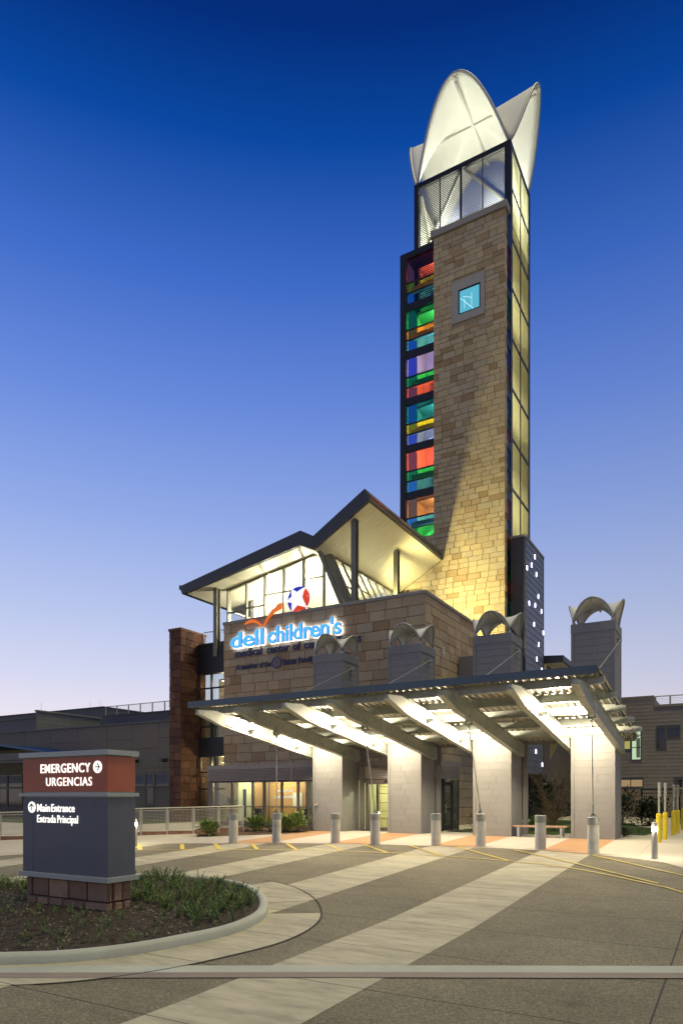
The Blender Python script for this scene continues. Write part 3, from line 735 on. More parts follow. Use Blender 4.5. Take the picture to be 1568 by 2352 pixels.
# short fold and long left wing
plate([(-16.0, 14.60), (-15.2, 14.22), (-15.2, 14.93), (-15.98, 15.36)], YF+.005, YBK, M_FASC, 'fold_roof_plate')
plate([(-24.2, 13.25), (-23.6, 13.33), (-16.0, 14.60), (-15.98, 15.36), (-24.3, 13.75), (-24.32, 13.58)], YF, YBK, M_FASC, 'left_roof_plate')
plate([(-23.9, 13.255), (-16.02, 14.575), (-16.02, 14.589), (-23.9, 13.269)], YF+.14, YBK-.1, M_SOFF, 'left_soffit')
plate([(-15.98, 14.565), (-15.22, 14.205), (-15.22, 14.219), (-15.98, 14.579)], YF+.14, YBK-.1, M_SOFF, 'fold_soffit')
obj('roof_edge_gutter', MB().box(-24.42, -24.33, YF, YBK, 13.55, 13.8), M_FASC, roof)
# soffit seams on the right wing
for k in range(22):
    y = YF+.5+k*.42
    obj('soffit_seam', MB().prism([(-15.15, 14.213), (-12.05, 15.962), (-12.05, 15.972), (-15.15, 14.223)], 'y', y, y+.012), M_SOFF, roof)
for nm, x, y, zt in (('right', -13.0, 4.75, 15.42), ('rear', -13.0, 9.65, 15.42), ('left', -22.35, 5.2, 13.62)):
    t = thing('roof_post', {'right': 'dark steel post near the front edge of the raised roof wing', 'rear': 'dark steel post farther back under the raised roof wing', 'left': 'steel post at left end of the stone wall carrying the low roof end'}[nm], 'post', (x, y, 9.5), 'posts of the atrium roof')
    z0 = 10.4 if nm != 'left' else 9.6
    obj('web', MB().box(x-.035, x+.035, y-.14, y+.14, z0, zt), M_OLIVE, t)
    for s in (-1, 1): obj('flange', MB().box(x-.13, x+.13, y+s*.14-.02, y+s*.14+.02, z0, zt), M_OLIVE, t)
    obj('cap_plate', MB().box(x-.17, x+.17, y-.2, y+.2, zt-.03, zt+.01), M_OLIVE, t)
gl = thing('atrium_glazing', 'brightly lit clerestory glazing with olive mullions behind the stone parapet', 'glazing', (-18.7, 5.8, 10.4))
SOF = lambda x: 13.24+(x+24.0)*.1665
MX = [-22.0, -20.65, -19.35, -18.05, -16.75, -15.45]
yg = 5.8
for x in MX:
    zt = SOF(x)
    obj('mullion', MB().box(x-.045, x+.045, yg-.09, yg+.09, 10.4, zt), M_OLIVE, gl)
tr = [12.2, 12.3, 12.85, 12.85, 13.3]
for i in range(5):
    a, b = MX[i]+.045, MX[i+1]-.045
    for z in ((11.05,) if i < 3 else ())+(tr[i],): obj('transom', MB().box(a, b, yg-.07, yg+.07, z-.03, z+.03), M_OLIVE, gl)
    obj('head_rail', MB().prism([(a, SOF(a)-.11), (b, SOF(b)-.11), (b, SOF(b)-.012), (a, SOF(a)-.012)], 'y', yg-.08, yg+.08), M_OLIVE, gl)
    obj('pane', MB().prism([(a, 10.4), (b, 10.4), (b, SOF(b)-.11), (a, SOF(a)-.11)], 'y', yg-.008, yg+.008), M_ATRIUM, gl)
# sloping side glazing: top (-14.95, 14.33), bottom (-13.1, 10.5), running back
def slope_x(z): return -14.95+(14.30-z)*.48
for k in range(9):
    y = yg+k*.98
    obj('sloping_mullion', MB().prism([(slope_x(10.4)-.05, 10.4), (slope_x(10.4)+.05, 10.4), (slope_x(14.24)+.05, 14.24), (slope_x(14.24)-.05, 14.24)], 'y', y-.045, y+.045), M_OLIVE, gl)
    if k < 8:
        obj('sloping_pane', MB().prism([(slope_x(10.4)-.01, 10.4), (slope_x(10.4)+.01, 10.4), (slope_x(14.22)+.01, 14.22), (slope_x(14.22)-.01, 14.22)], 'y', y+.05, y+.93), M_ATRIUM, gl)
        z = [12.6, 12.0, 12.9, 11.7, 12.3, 11.4, 12.5, 11.6][k]
        obj('sloping_transom', MB().prism([(slope_x(z)-.05, z-.03), (slope_x(z)+.05, z-.03), (slope_x(z)+.03, z+.03), (slope_x(z)-.07, z+.03)], 'y', y+.045, y+.935), M_OLIVE, gl)
obj('head_beam', MB().box(-15.05, -14.85, yg+.1, 13.8, 14.17, 14.31), M_OLIVE, gl)
for y0, w, a, b in ((4.75, .11, (-15.05, 14.22), (-13.35, 10.5)), (5.45, .22, (-14.95, 14.25), (-13.2, 10.5))):
    obj('raking_brace', MB().prism([(a[0]-w, a[1]), (a[0]+w, a[1]), (b[0]+w, b[1]), (b[0]-w, b[1])], 'y', y0-.12, y0+.12), M_OLIVE, gl)
# interior of the atrium
at = thing('atrium_interior', 'white lit hall inside the clerestory', 'interior', (-18.5, 12, 10.4))
obj('floor', box(-22.3, -13.2, 5.95, 13.7, 10.42, 10.5), M_WHITE, at)
obj('rear_wall', box(-22.3, -13.3, 13.3, 13.5, 10.5, 14.1), M_WHITE, at)
obj('left_wall', MB().box(-22.25, -22.15, 8.2, 13.3, 10.5, 13.6), M_WHITE, at)
obj('left_frame', MB().box(-22.05, -21.95, 5.9, 6.0, 10.5, 13.6).box(-22.05, -21.95, 8.1, 8.2, 10.5, 13.6).box(-22.05, -21.95, 6.0, 8.1, 12.3, 12.4), M_OLIVE, at)
for i, (x, y, z, w) in enumerate(((-20.3, 8, 12.9, 900), (-17.5, 7.6, 13.3, 1000), (-16.0, 11, 13.2, 700))):
    t = thing('pendant_lamp', 'lit ceiling lamp inside the atrium, %s of three' % ['left', 'middle', 'right'][i], 'lamp', (x, y, z), 'lamps inside the atrium')
    obj('globe', MB().lathe(x, y, [(.02, z-.12), (.09, z-.1), (.12, z), (.09, z+.1), (.02, z+.12)], 12), emat('lamp_globe', (1, .93, .76), 18), t, True)
    obj('stem', MB().tube([(x, y, z+.1), (x, y, SOF(min(x, -16))-.02)], .012, 6), M_BLACK, t)
    point('hall_lamp', (x, y, z-.2), w, (1, .93, .72), .15, t)
# flood lamp that throws light from the atrium edge on to the tower
fl = thing('tower_flood_lamp', 'small flood lamp on the roof terrace lighting the tower stone', 'lamp', (-13.25, 8.5, 10.5))
obj('lamp_head', MB().cbox(-13.5, -13.2, 8.35, 8.65, 10.75, 10.95), M_FIX, fl)
obj('bracket', MB().box(-13.38, -13.32, 8.45, 8.55, 10.5, 10.75), M_BLACK, fl)
spot('tower_flood', (-13.1, 8.5, 11.2), (-9.5, 14, 14.2), 6000, (1, .86, .36), .25, 120, .9, fl)

# ================================================================ brown sandstone fin and window bay at left
bw = thing('brown_stone_fin', 'tall dark brown sandstone wall end left of the lettered wall', 'wall', (-24.75, 5.4, 0))
obj('core', box(-25.15, -24.35, 4.35, 6.45, 0, 11.2), M_MORTB, bw)
masonry(bw, (-25.2, 4.35), (1, 0), (0, -1), .9, 0, 11.2, [.42, .48], (.42, .7), BROWN, depth=.05, seed=5, rough=.015)
masonry(bw, (-24.35, 4.3), (0, 1), (1, 0), 2.17, 0, 11.2, [.42, .48], (.5, .9), BROWN, depth=.05, seed=6, rough=.015)
obj('coping', MB().cbox(-25.25, -24.26, 4.26, 6.5, 11.2, 11.34, .01), BROWN[2], bw)
wb = thing('window_bay', 'narrow bay of dark spandrels and lit windows between brown fin and lettered wall', 'window bay', (-22.7, 5.9, 0))
yb = 5.85
for nm, z0, z1 in (('spandrel', 8.8, 10.45), ('spandrel', 3.85, 5.0)):
    obj(nm, MB().box(-24.25, -21.1, yb-.06, yb+.3, z0, z1), M_DARK, wb)
obj('roof_slab', MB().box(-24.25, -21.1, yb-.12, yb+5, 10.45, 10.6), M_DARK, wb)
for z0, z1, trs in ((0.1, 3.85, (.9, 1.9, 2.9)), (5.0, 8.8, (5.6, 7.9))):
    for x in (-24.2, -23.35, -22.2): obj('mullion', MB().box(x, x+.09, yb-.05, yb+.08, z0, z1), M_DARK, wb)
    for z in trs: obj('transom', MB().box(-24.2, -21.1, yb-.045, yb+.075, z, z+.08), M_DARK, wb)
    obj('pane', MB().box(-24.2, -21.1, yb+.02, yb+.03, z0, z1), M_CLEAR, wb)
LITST = [mat('warm_interior_stone_%s' % n, c, .9, var=.15, vscale=6, bump=.7, bscale=12, objvar=.1) for n, c in zip('ab', [(.5, .40, .22), (.42, .33, .18)])]
wi = thing('lit_stone_interior_wall', 'warm lit rough stone wall seen through the bay windows', 'interior wall', (-22.7, 7.5, 0))
obj('backing', box(-24.2, -20.9, 7.6, 7.8, 0, 8.8), M_MORT, wi)
masonry(wi, (-24.2, 7.6), (1, 0), (0, -1), 3.3, 0, 8.8, [.34, .42], (.5, 1.1), LITST, depth=.06, seed=9)
for i, z in enumerate((3.5, 8.4)):
    t = thing('bay_lamp', 'small ceiling lamp inside the %s bay windows' % ['lower', 'upper'][i], 'lamp', (-23, 6.6, z))
    obj('housing', MB().cbox(-23.1, -22.9, 6.5, 6.7, z+.05, z+.15), M_WHITE, t); obj('lens', box(-23.08, -22.92, 6.52, 6.68, z+.03, z+.048), emat('bay_lens', (1, .8, .5), 8), t)
    point('bay_glow', (-23, 6.6, z-.1), 150 if i == 0 else 60, (1, .75, .38), .1, t)
tr_ = thing('terrace_railing', 'wire mesh terrace railing between brown fin and roof post', 'railing', (-23, 6.2, 10.6))
obj('rail', MB().tube([(-24.2, 6.2, 11.4), (-22.0, 6.2, 11.4)], .025), M_GALV, tr_)
for x in (-24.2, -23.1, -22.0): obj('post', MB().tube([(x, 6.2, 10.6), (x, 6.2, 11.4)], .022), M_GALV, tr_)
mb = MB()
for k in range(22): mb.tube([(-24.2+k*.1, 6.2, 10.65), (-24.2+k*.1, 6.2, 11.38)], .004, 4)
for k in range(8): mb.tube([(-24.2, 6.2, 10.65+k*.1), (-22.0, 6.2, 10.65+k*.1)], .004, 4)
obj('wire_mesh', mb, M_GALV, tr_)
tw_ = thing('terrace_screen_wall', 'pale lit wall behind the terrace railing', 'wall', (-23.4, 9, 10.6))
obj('panel', box(-25, -22.3, 9.0, 9.2, 10.55, 11.7), mat('pale_yellow_wall', (.6, .56, .38), .8), tw_)

# ================================================================ entrance vestibule
ve = thing('entrance_vestibule', 'low glazed vestibule with ribbed metal header under the canopy', 'vestibule', (-13.6, 3, 0))
VX0, VX1, VY0, VY1, VZ = -19.9, -7.3, 1.62, 4.25, 3.08
M_VEST = mat('bronze_brown_metal', (.16, .135, .12), .5, .2, var=.06)
M_RIB = mat('ribbed_header_metal', (.30, .265, .25), .5, .15, var=.05)
obj('roof_slab', MB().box(VX0-.05, VX1+.05, VY0-.05, VY1, VZ-.21, VZ), M_RIB, ve)
for k in range(8):                                     # header ribs along the front
    z = 2.29+k*.072
    obj('header_rib', MB().prism([(VY0-.06, z+.01), (VY0-.03, z), (VY0+.05, z), (VY0+.05, z+.066), (VY0-.06, z+.055)], 'x', VX0, VX1), M_RIB, ve)
    obj('header_rib', MB().prism([(VX1+.06, z+.01), (VX1+.06, z+.055), (VX1-.05, z+.066), (VX1-.05, z), (VX1+.03, z)], 'y', VY0, VY1), M_RIB, ve)
obj('header_stile', MB().box(-14.7, -14.6, VY0-.08, VY0, 2.27, 2.869), M_RIB, ve)
obj('header_backing', MB().box(VX0+.05, VX1-.1, VY0+.06, VY0+.16, 2.25, 2.868), M_DARK, ve)
for x, w in ((VX0, .32), (-18.4, .12), (-17.1, .10), (-16.42, .12), (-15.35, .07), (-14.42, .09), (-13.8, .10), (-12.7, .14)):
    obj('mullion', MB().box(x, x+w, VY0, VY0+.14, .05, 2.25), M_VEST, ve)
for a, b in ((-19.55, -12.5),):
    for z, h in ((.05, .22), (.98, .05), (2.2, .05)): obj('transom', MB().box(a, b, VY0+.01, VY0+.13, z, z+h), M_VEST, ve)
    obj('pane', MB().box(a, b, VY0+.06, VY0+.075, .2, 2.22), M_CLEAR, ve)
# sliding door between the two left columns
for x, w in ((-11.02, .1), (-10.72, .16), (-8.86, .12)): obj('door_jamb', MB().box(x, x+w, VY0, VY0+.15, 0, 2.25), M_VEST, ve)
obj('door_head', MB().box(-11.0, -8.78, VY0+.005, VY0+.17, 2.12, 2.26), M_VEST, ve)
dr = obj('sliding_door', MB().box(-10.56, -8.86, VY0+.06, VY0+.10, 2.05, 2.12).box(-10.56, -8.86, VY0+.061, VY0+.099, .02, .14), M_VEST, ve)
obj('glass', MB().box(-10.56, -8.86, VY0+.075, VY0+.085, .14, 2.05), M_CLEAR, dr)
obj('sensor', MB().cbox(-9.78, -9.6, VY0-.06, VY0, 2.14, 2.23), M_BLACK, ve)
obj('threshold_mat', MB().box(-10.9, -8.8, 1.0, VY0-.02, .014, .028), M_DARK, ve)
# end wall with the dark door (faces right)
for y, w in ((VY0, .1), (2.35, .1), (3.45, .1), (4.12, .12)): obj('mullion', MB().box(VX1-.14, VX1, y, y+w, 0, 2.25), M_DARK, ve)
dd = obj('side_door', MB().box(VX1-.10, VX1-.04, 2.46, 2.6, .03, 2.15).box(VX1-.10, VX1-.04, 3.3, 3.44, .03, 2.15).box(VX1-.099, VX1-.041, 2.6, 3.3, .03, .25).box(VX1-.099, VX1-.041, 2.6, 3.3, 2.0, 2.15).box(VX1-.099, VX1-.041, 2.6, 3.3, .9, 1.0), M_DARK, ve)
obj('handle', MB().tube([(VX1-.04, 2.56, .8), (VX1+.03, 2.56, .82), (VX1+.03, 2.56, 1.12), (VX1-.04, 2.56, 1.14)], .018, 8), M_GALV, dd)
obj('end_pane', MB().box(VX1-.075, VX1-.065, VY0, VY1, .05, 2.22), M_CLEAR, ve)
obj('rear_wall_end', MB().box(XR, VX1, VY1-.1, VY1, 0, VZ-.21), M_DARK, ve)
obj('door_mat', MB().box(-7.2, -5.9, 2.3, 3.7, .016, .03), M_DARK, ve)
# interior of the vestibule
M_AMBER = mat('amber_wood_panel', (.46, .26, .085), .5, var=.08)
M_PALEG = mat('pale_green_wall', (.62, .64, .42), .7, var=.05)
vi = thing('vestibule_interior', 'amber panelled interior seen through the vestibule glass', 'interior', (-15, 4, 0))
obj('floor', box(VX0+.1, VX1-.2, VY0+.2, VY1, .02, .04), M_PLAZA, vi)
obj('green_wall', box(-19.75, -18.65, 3.9, 4.0, .04, 2.7), M_PALEG, vi)
obj('amber_panel', box(-18.6, -15.2, 3.6, 3.7, .04, 2.7), M_AMBER, vi)
obj('dark_opening', box(-19.4, -19.2, 3.86, 3.895, .04, 1.9), M_DARK, vi)
obj('lobby_wall', box(-15.1, -11.4, 3.9, 4.0, .04, 2.7), M_PALEG, vi)
obj('lobby_column', box(-14.6, -14.2, 3.2, 3.6, .04, 2.7), M_OLIVE, vi)
obj('reception_desk', box(-14.0, -12.9, 3.0, 3.5, .04, 1.0), M_WHITE, vi)
masonry(vi, (-11.2, 4.0), (1, 0), (0, -1), 3.0, .04, 2.7, [.34, .42], (.4, 1.0), [mat('lit_cream_stone', (.62, .56, .30), .9, var=.15, vscale=6, bump=.6, bscale=12, objvar=.12)], depth=.06, seed=12)
obj('stone_backing', box(-11.3, -8.1, 4.0, 4.1, .04, 2.7), M_MORT, vi)
M_PRINT = emat('glowing_print', (1, 1, .9), .9)  # the words get their white from a glow of their own
pp = thing('lobby_palm', 'dark spiky potted palm inside the left vestibule glass', 'plant', (-19.2, 2.6, .04))
obj('pot', MB().lathe(-19.2, 2.6, [(.16, .04), (.22, .4), (.2, .42)], 16), M_DARK, pp)
mb = MB()
for k in range(46):
    a_ = random.uniform(0, 6.28); e_ = random.uniform(-.2, 1.3); d_ = Vector((math.cos(a_)*math.cos(e_), math.sin(a_)*math.cos(e_), math.sin(e_))); q_ = Vector((-19.2, 2.6, .95))+d_*.08
    mb.add([q_, q_+d_*.3+Vector((.02, .0, .03)), q_+d_*.62+Vector((0, 0, -.06)), q_+d_*.3+Vector((-.02, .0, .03))], [(0, 1, 2, 3)])
obj('fronds', mb, mat('palm_green', (.03, .05, .02), .6), pp); obj('trunk', MB().tube([(-19.2, 2.6, .4), (-19.2, 2.6, .97)], .035, 8), M_DARK, pp)
for i_, (x_, l_) in enumerate(((-17.9, 'left dark lobby chair before the amber panel'), (-14.9, 'right dark lobby chair beside the reception desk'))):
    ch = thing('lobby_chair', l_, 'chair', (x_, 2.9, .04), 'chairs in the vestibule')
    obj('seat', MB().cbox(x_-.28, x_+.28, 2.65, 3.15, .32, .44), M_DARK, ch); obj('backrest', MB().cbox(x_-.28, x_+.28, 3.1, 3.2, .44, .9), M_DARK, ch)
    for ax_ in (x_-.24, x_+.24):
        for ay_ in (2.7, 3.1): obj('leg', MB().box(ax_-.02, ax_+.02, ay_-.02, ay_+.02, .04, .32), M_GALV, ch)
for x_ in (-18.2, -17.0, -15.7, -14.4, -13.4):
    obj('ceiling_spot', MB().box(x_-.05, x_+.05, 3.1, 3.2, 2.55, 2.58), emat('ceiling_spot_glow', (1, .9, .7), 14), vi)
obj('poster_frame', MB().box(-15.95, -15.4, 3.57, 3.595, 1.0, 1.7), M_WHITE, vi); obj('panel_divider', MB().box(-17.52, -17.44, 3.57, 3.598, .04, 2.7), M_VEST, vi)
wt = thing('welcome_lettering', 'white welcome words on the amber panel behind the glass', 'sign', (-13.6, 3.58, 1.4))
lettering(wt, 'welcome!', -17.0, -16.0, 3.585, 1.74, .24, M_PRINT, M_PRINT, .004, .006)
lettering(wt, '\u00a1bienvenido!', -17.1, -15.8, 3.585, 1.42, .24, M_PRINT, M_PRINT, .004, .006)
for i, (x, y, w) in enumerate(((-19, 2.9, 150), (-16.3, 2.6, 200), (-9.7, 2.8, 380))):
    t = thing('vestibule_downlight', 'ceiling downlight inside the vestibule, %s' % ['over the green wall', 'over the amber panel', 'behind the sliding door'][i], 'lamp', (x, y, 2.6), 'lamps in the vestibule')
    obj('trim', MB().cbox(x-.1, x+.1, y-.1, y+.1, 2.62, 2.8), M_WHITE, t); obj('lens', box(x-.08, x+.08, y-.08, y+.08, 2.6, 2.618), emat('downlight_lens', (1, .85, .6), 10), t)
    point('downlight', (x, y, 2.5), w, (1, .88, .55) if i < 2 else (1, .93, .55), .08, t)
ca = thing('call_box', 'small red and grey call box on the leftmost column', 'call box', (-12.3, -.02, 1.2))
obj('housing', MB().cbox(-12.36, -12.22, -.09, -.005, 1.12, 1.26), M_FIX, ca); obj('button_plate', MB().box(-12.34, -12.24, -.10, -.09, 1.2, 1.25), mat('red_box', (.4, .05, .03), .5), ca)

# ================================================================ tower
tw = thing('stone_tower', 'tall limestone tower with coloured glass strip, louvres and white sail top', 'tower', (-11.3, 17, 0))
TX0, TX1 = -14.4, -8.1            # steel frame
TY0, TY1, TZ = 15.3, 19.7, 41.1
SX0, SX1, SY, SZ = -12.55, -8.07, 14.0, 36.0
obj('core_slab', MB().box(SX0+.05, SX1-.05, SY+.05, SY+.45, 17.7, SZ).box(-14.85, SX1-.05, SY+.05, SY+.45, 0, 17.7).box(SX0+.05, SX1-.05, SY+.45, TY0-.3, 0, 5), M_MORT, tw)
hole = [(1.20, 3.27, 30.25, 32.8)]
n1 = masonry(tw, (-14.9, SY+.05), (1, 0), (0, -1), 14.9+SX1, 5.0, 17.7, [.30, .36, .42], (.42, .9), STONE, depth=.05, weights=[5, 4, 1.2, .5, 3, 2, 4], seed=21, limit=200, rough=.014)
n2 = masonry(tw, (SX0, SY+.05), (1, 0), (0, -1), SX1-SX0, 17.7, SZ, [.28, .34, .40], (.42, .95), STONE, depth=.05, weights=[4, 4, 2.5, 1.4, 3, 3, 2], seed=22, limit=100, holes=hole, rough=.007)
masonry(tw, (SX1-.05, SY+.005), (0, 1), (1, 0), .42, 5, SZ, [.34, .40], (.4, .6), STONE, depth=.05, seed=23, limit=0)
obj('cornice', MB().cbox(SX0-.16, SX1+.14, SY-.14, SY+.6, SZ, SZ+.42, .03), M_CAP, tw)
# square window with pale surround
sw = obj('window_surround', MB().box(-11.35, -10.93, SY-.04, SY+.1, 30.25, 32.8).box(-9.55, -9.28, SY-.04, SY+.1, 30.25, 32.8).box(-10.93, -9.55, SY-.04, SY+.1, 30.25, 30.7).box(-10.93, -9.55, SY-.04, SY+.1, 32.2, 32.8), M_LIME, tw)
obj('frame', MB().box(-10.93, -10.86, SY-.02, SY+.14, 30.7, 32.2).box(-9.62, -9.55, SY-.02, SY+.14, 30.7, 32.2).box(-10.86, -9.62, SY-.02, SY+.14, 30.7, 30.77).box(-10.86, -9.62, SY-.02, SY+.14, 32.13, 32.2), M_BLACK, sw)
M_AQUA = emat('lit_aqua_window', (.13, .60, .80), .75)
obj('lit_pane', MB().box(-10.86, -9.62, SY+.030, SY+.04, 30.77, 32.13), M_AQUA, sw)
M_PALEL = emat('glowing_pale_steel', (.55, .92, 1), 1.1)  # lit look of the stair steel is put in as its own glow
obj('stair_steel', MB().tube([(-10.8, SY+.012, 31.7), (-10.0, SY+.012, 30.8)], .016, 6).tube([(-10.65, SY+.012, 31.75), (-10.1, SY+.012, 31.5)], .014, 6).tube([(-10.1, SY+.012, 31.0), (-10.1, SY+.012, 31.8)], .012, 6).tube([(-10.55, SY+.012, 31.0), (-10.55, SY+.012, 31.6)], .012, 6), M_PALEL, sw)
# coloured glass strip at left of the stone
CX0, CX1, CY = -14.9, SX0, 14.25
COLS = {'red': (.92, .36, .30), 'yellow': (.82, .74, .12), 'blue': (.26, .55, .72), 'green': (.16, .62, .30), 'orange': (.80, .50, .16), 'purple': (.50, .45, .80), 'teal': (.13, .46, .56), 'indigo': (.40, .46, .76), 'brown': (.66, .42, .26), 'deep_blue': (.14, .38, .72), 'pink': (.95, .38, .40)}
CG = {k: glass(k+'_glass', v, .05) for k, v in COLS.items()}
seq = [('red', 'yellow', 'blue'), ('green', 'orange', 'blue'), ('purple', 'green', 'red'), ('teal', 'yellow', 'indigo'), ('red', 'green', 'blue'), ('brown', 'blue', 'green')]
obj('strip_liner', MB().box(CX0+.06, -11.4, 16.9, 17.0, 14, 35.8), mat('cream_inner_wall', (.6, .58, .48), .7), tw)
obj('strip_side_wall', MB().box(CX0+.002, CX0+.06, CY+.12, CY+1.04, 14, 35.9), mat('cream_inner_wall', (.6, .58, .48), .7), tw)
obj('strip_frame', MB().box(CX0, CX0+.42, CY-.08, CY+.12, 14, 36.0).box(CX0+.42, CX1-.001, CY-.079, CY+1.049, 35.62, 36.0), M_BLACK, tw)
zt = 35.62; mod = 3.03
for i, tri in enumerate(seq):
    h0 = 1.50 if i == 0 else 1.17
    z = zt
    for cname, h in zip(tri, (h0, .57, .66)):
        if z-h > 17.6:
            obj('coloured_pane', MB().box(CX0+.42, CX1, CY, CY+.02, z-h, z), CG[cname], tw, label='%s tinted glass pane' % cname)
            obj('glazing_bar', MB().box(CX0+.42, CX1, CY-.03, CY+.05, z-h-.07, z-h), M_BLACK, tw)
        z -= h+.07
    z += .07
    if z > 18: obj('spandrel_bar', MB().box(CX0+.42, CX1, CY-.05, CY+.1, z-.45, z), M_BLACK, tw)
    zt = z-.45
# coloured strip facing right, behind the stone edge
sq2 = ['red', 'pink', 'deep_blue', 'green', 'yellow', 'indigo', 'purple', 'red', 'yellow', 'blue', 'green', 'pink', 'blue', 'indigo', 'yellow', 'red', 'blue', 'orange', 'indigo', 'green', 'red', 'blue']
z = 34.3; i = 0
while z > 8:
    h = [1.17, .57, .66][i % 3]
    obj('side_coloured_pane', MB().box(SX1-.06, SX1-.04, SY+.47, TY0-.08, z-h, z), CG[sq2[i % len(sq2)]], tw)
    g = .07 if i % 3 < 2 else .48
    obj('side_bar', MB().box(SX1-.08, SX1-.01, SY+.47, TY0-.08, z-h-g, z-h), M_BLACK, tw)
    z -= h+g; i += 1
obj('side_head', MB().box(SX1-.08, SX1-.01, SY+.47, TY0-.08, 34.3, 36), M_BLACK, tw)
# steel frame of the tower
M_FR = M_BLACK
obj('upper_left_post', MB().box(TX0, TX0+.3, TY0-.06, TY0+.3, 33.0, TZ), M_FR, tw)
for x0, x1, y0, y1 in ((TX1-.36, TX1+.02, TY0-.06, TY0+.3), (TX1-.22, TX1+.02, TY1-.3, TY1), (TX0, TX0+.3, TY1-.3, TY1)):
    obj('corner_post', MB().box(x0, x1, y0, y1, 0, TZ), M_FR, tw)
obj('top_ring', MB().box(TX0+.3, TX1-.36, TY0-.05, TY0+.2, TZ-.28, TZ).box(TX1-.2, TX1+.01, TY0+.3, TY1-.3, TZ-.25, TZ).box(TX0+.01, TX0+.2, TY0+.3, TY1-.3, TZ-.25, TZ).box(TX0+.3, TX1-.22, TY1-.2, TY1-.01, TZ-.25, TZ), M_FR, tw)
obj('sill_beam', MB().box(TX0+.3, TX1-.36, TY0-.02, TY0+.18, 36.42, 36.6), M_FR, tw)
M_LOUV = mat('louvre_blade_metal', (.34, .33, .27), .5, .3, var=.05)
M_MESHP = mat('pale_lit_screen_metal', (.6, .6, .5), .55, .1, var=.04)  # upper blades coloured paler to carry the light inside the tower top
M_MESH = mat('sun_screen_metal', (.52, .50, .31), .55, .2, var=.06)
# front louvres above the stone (four bays of fine blades)
xs = [TX0+.3, TX0+1.75, TX0+3.15, TX0+4.55, TX1-.36]
for i in range(4):
    mb = MB(); z = 36.66
    while z < TZ-.3:
        mb.prism([(TY0+.00, z), (TY0+.07, z+.022), (TY0+.07, z+.058), (TY0+.0, z+.036)], 'x', xs[i]+.03, xs[i+1]-.03); z += .115
    obj('louvre_blades', mb, M_DARK, tw, kind='stuff')
for i, x in enumerate(xs[1:-1]): obj('louvre_mullion', MB().box(x-(.06 if i == 1 else .025), x+(.06 if i == 1 else .025), TY0-.03, TY0+.08, 36.6, TZ-.28), M_FR, tw)
mb = MB(); z = 33.0
while z < 36.4:
    mb.prism([(TY0+.0, z), (TY0+.07, z+.022), (TY0+.07, z+.058), (TY0+.0, z+.036)], 'x', TX0+.3, TX0+1.9); z += .115
obj('louvre_blades', mb, M_DARK, tw, kind='stuff')
# right side screen: two bays, storey bars
ym = (TY0+.3+TY1-.3)/2
for y0, y1 in ((TY0+.32, ym-.05), (ym+.05, TY1-.32)):
    z = 8.0
    while z < TZ-.4:
        z1 = min(z+3.03, TZ-.3); mb = MB(); zz = z+.14
        while zz < z1-.04:
            mb.box(TX1-.065, TX1-.02, y0, y1, zz, zz+.014); zz += .085
        obj('screen_blades', mb, M_MESH, tw, kind='stuff'); z += 3.03
z = 8.0
while z < TZ-.5:
    obj('storey_bar', MB().box(TX1-.1, TX1+.01, TY0+.3, TY1-.3, z, z+.12), M_FR, tw); z += 3.03
obj('screen_post', MB().box(TX1-.1, TX1+.008, ym-.05, ym+.05, 8, TZ-.25), M_FR, tw)
for y in (TY0+1.3, TY1-1.3): obj('screen_rib', MB().box(TX1-.1, TX1-.075, y-.02, y+.02, 8, TZ-.25), M_FR, tw)
# left and rear screens
obj('rear_screen', MB().box(TX0+.3, TX1-.22, TY1-.1, TY1-.06, 6, 37.5), M_MESH, tw)
mb = MB(); z = 37.6
while z < TZ-.3:
    mb.box(TX0+.3, TX1-.22, TY1-.09, TY1-.07, z, z+.08); mb.box(TX0+.04, TX0+.06, TY0+.3, TY1-.3, z, z+.08); z += .13
obj('upper_screen_blades', mb, M_MESHP, tw, kind='stuff')
obj('left_screen', MB().box(TX0+.02, TX0+.06, TY0+.3, TY1-.3, 6, 37.5), M_MESH, tw)
# inner stair steel, landings and braces (seen through the glass)
M_STEELW = mat('cream_inner_steel', (.62, .60, .50), .6, var=.06)
z = 8.6; i = 0
while z < 35:
    obj('landing', MB().box(TX0+.1, TX1-.4, TY0+.3+(1.9 if i % 2 else 0), TY1-.15, z, z+.14), M_STEELW, tw)
    a, b = ((-14.2, 14.9, z), (-12.3, 17.6, z+2.8)) if i % 2 else ((-14.2, 17.4, z+2.9), (-12.2, 14.95, z+.2))
    obj('raking_beam', MB().tube([a, b], .15, 4), M_STEELW, tw)
    obj('stair_beam', MB().tube([(-13.2, 16.4, z+.2), (-9.0, 16.9, z+2.6)], .14, 4), M_STEELW, tw)
    obj('strip_beam', MB().box(CX0+.4, CX1+.3, 15.0, 15.25, z+1.2, z+1.5), M_STEELW, tw)
    z += 3.03; i += 1
for a, b in (((-14.0, 15.6, 36.4), (-11.25, 15.5, 41.0)), ((-11.2, 15.5, 41.0), (-8.4, 15.6, 37.6)), ((-14.1, 19.4, 41.0), (-11.3, 19.4, 36.6)), ((-11.2, 19.4, 36.6), (-8.4, 19.4, 41.0)), ((-8.4, 19.3, 36.8), (-8.5, 15.7, 40.8)), ((-14.1, 15.7, 40.6), (-14.1, 19.3, 36.8))):
    obj('top_brace', MB().tube([a, b], .11, 4), M_STEELW, tw)
obj('roof_deck', MB().box(TX0+.1, TX1-.1, TY0+.2, TY1-.1, 36.1, 36.3), M_STEELW, tw)
hood(tw, TX0+.15, TX1-.12, TY0+.1, TY1-.1, TZ+.02, 4.6, 4.25, 1.25, .085, 14, 28, True, (1.08, 1.3), drop=4.6)
z = 10.2
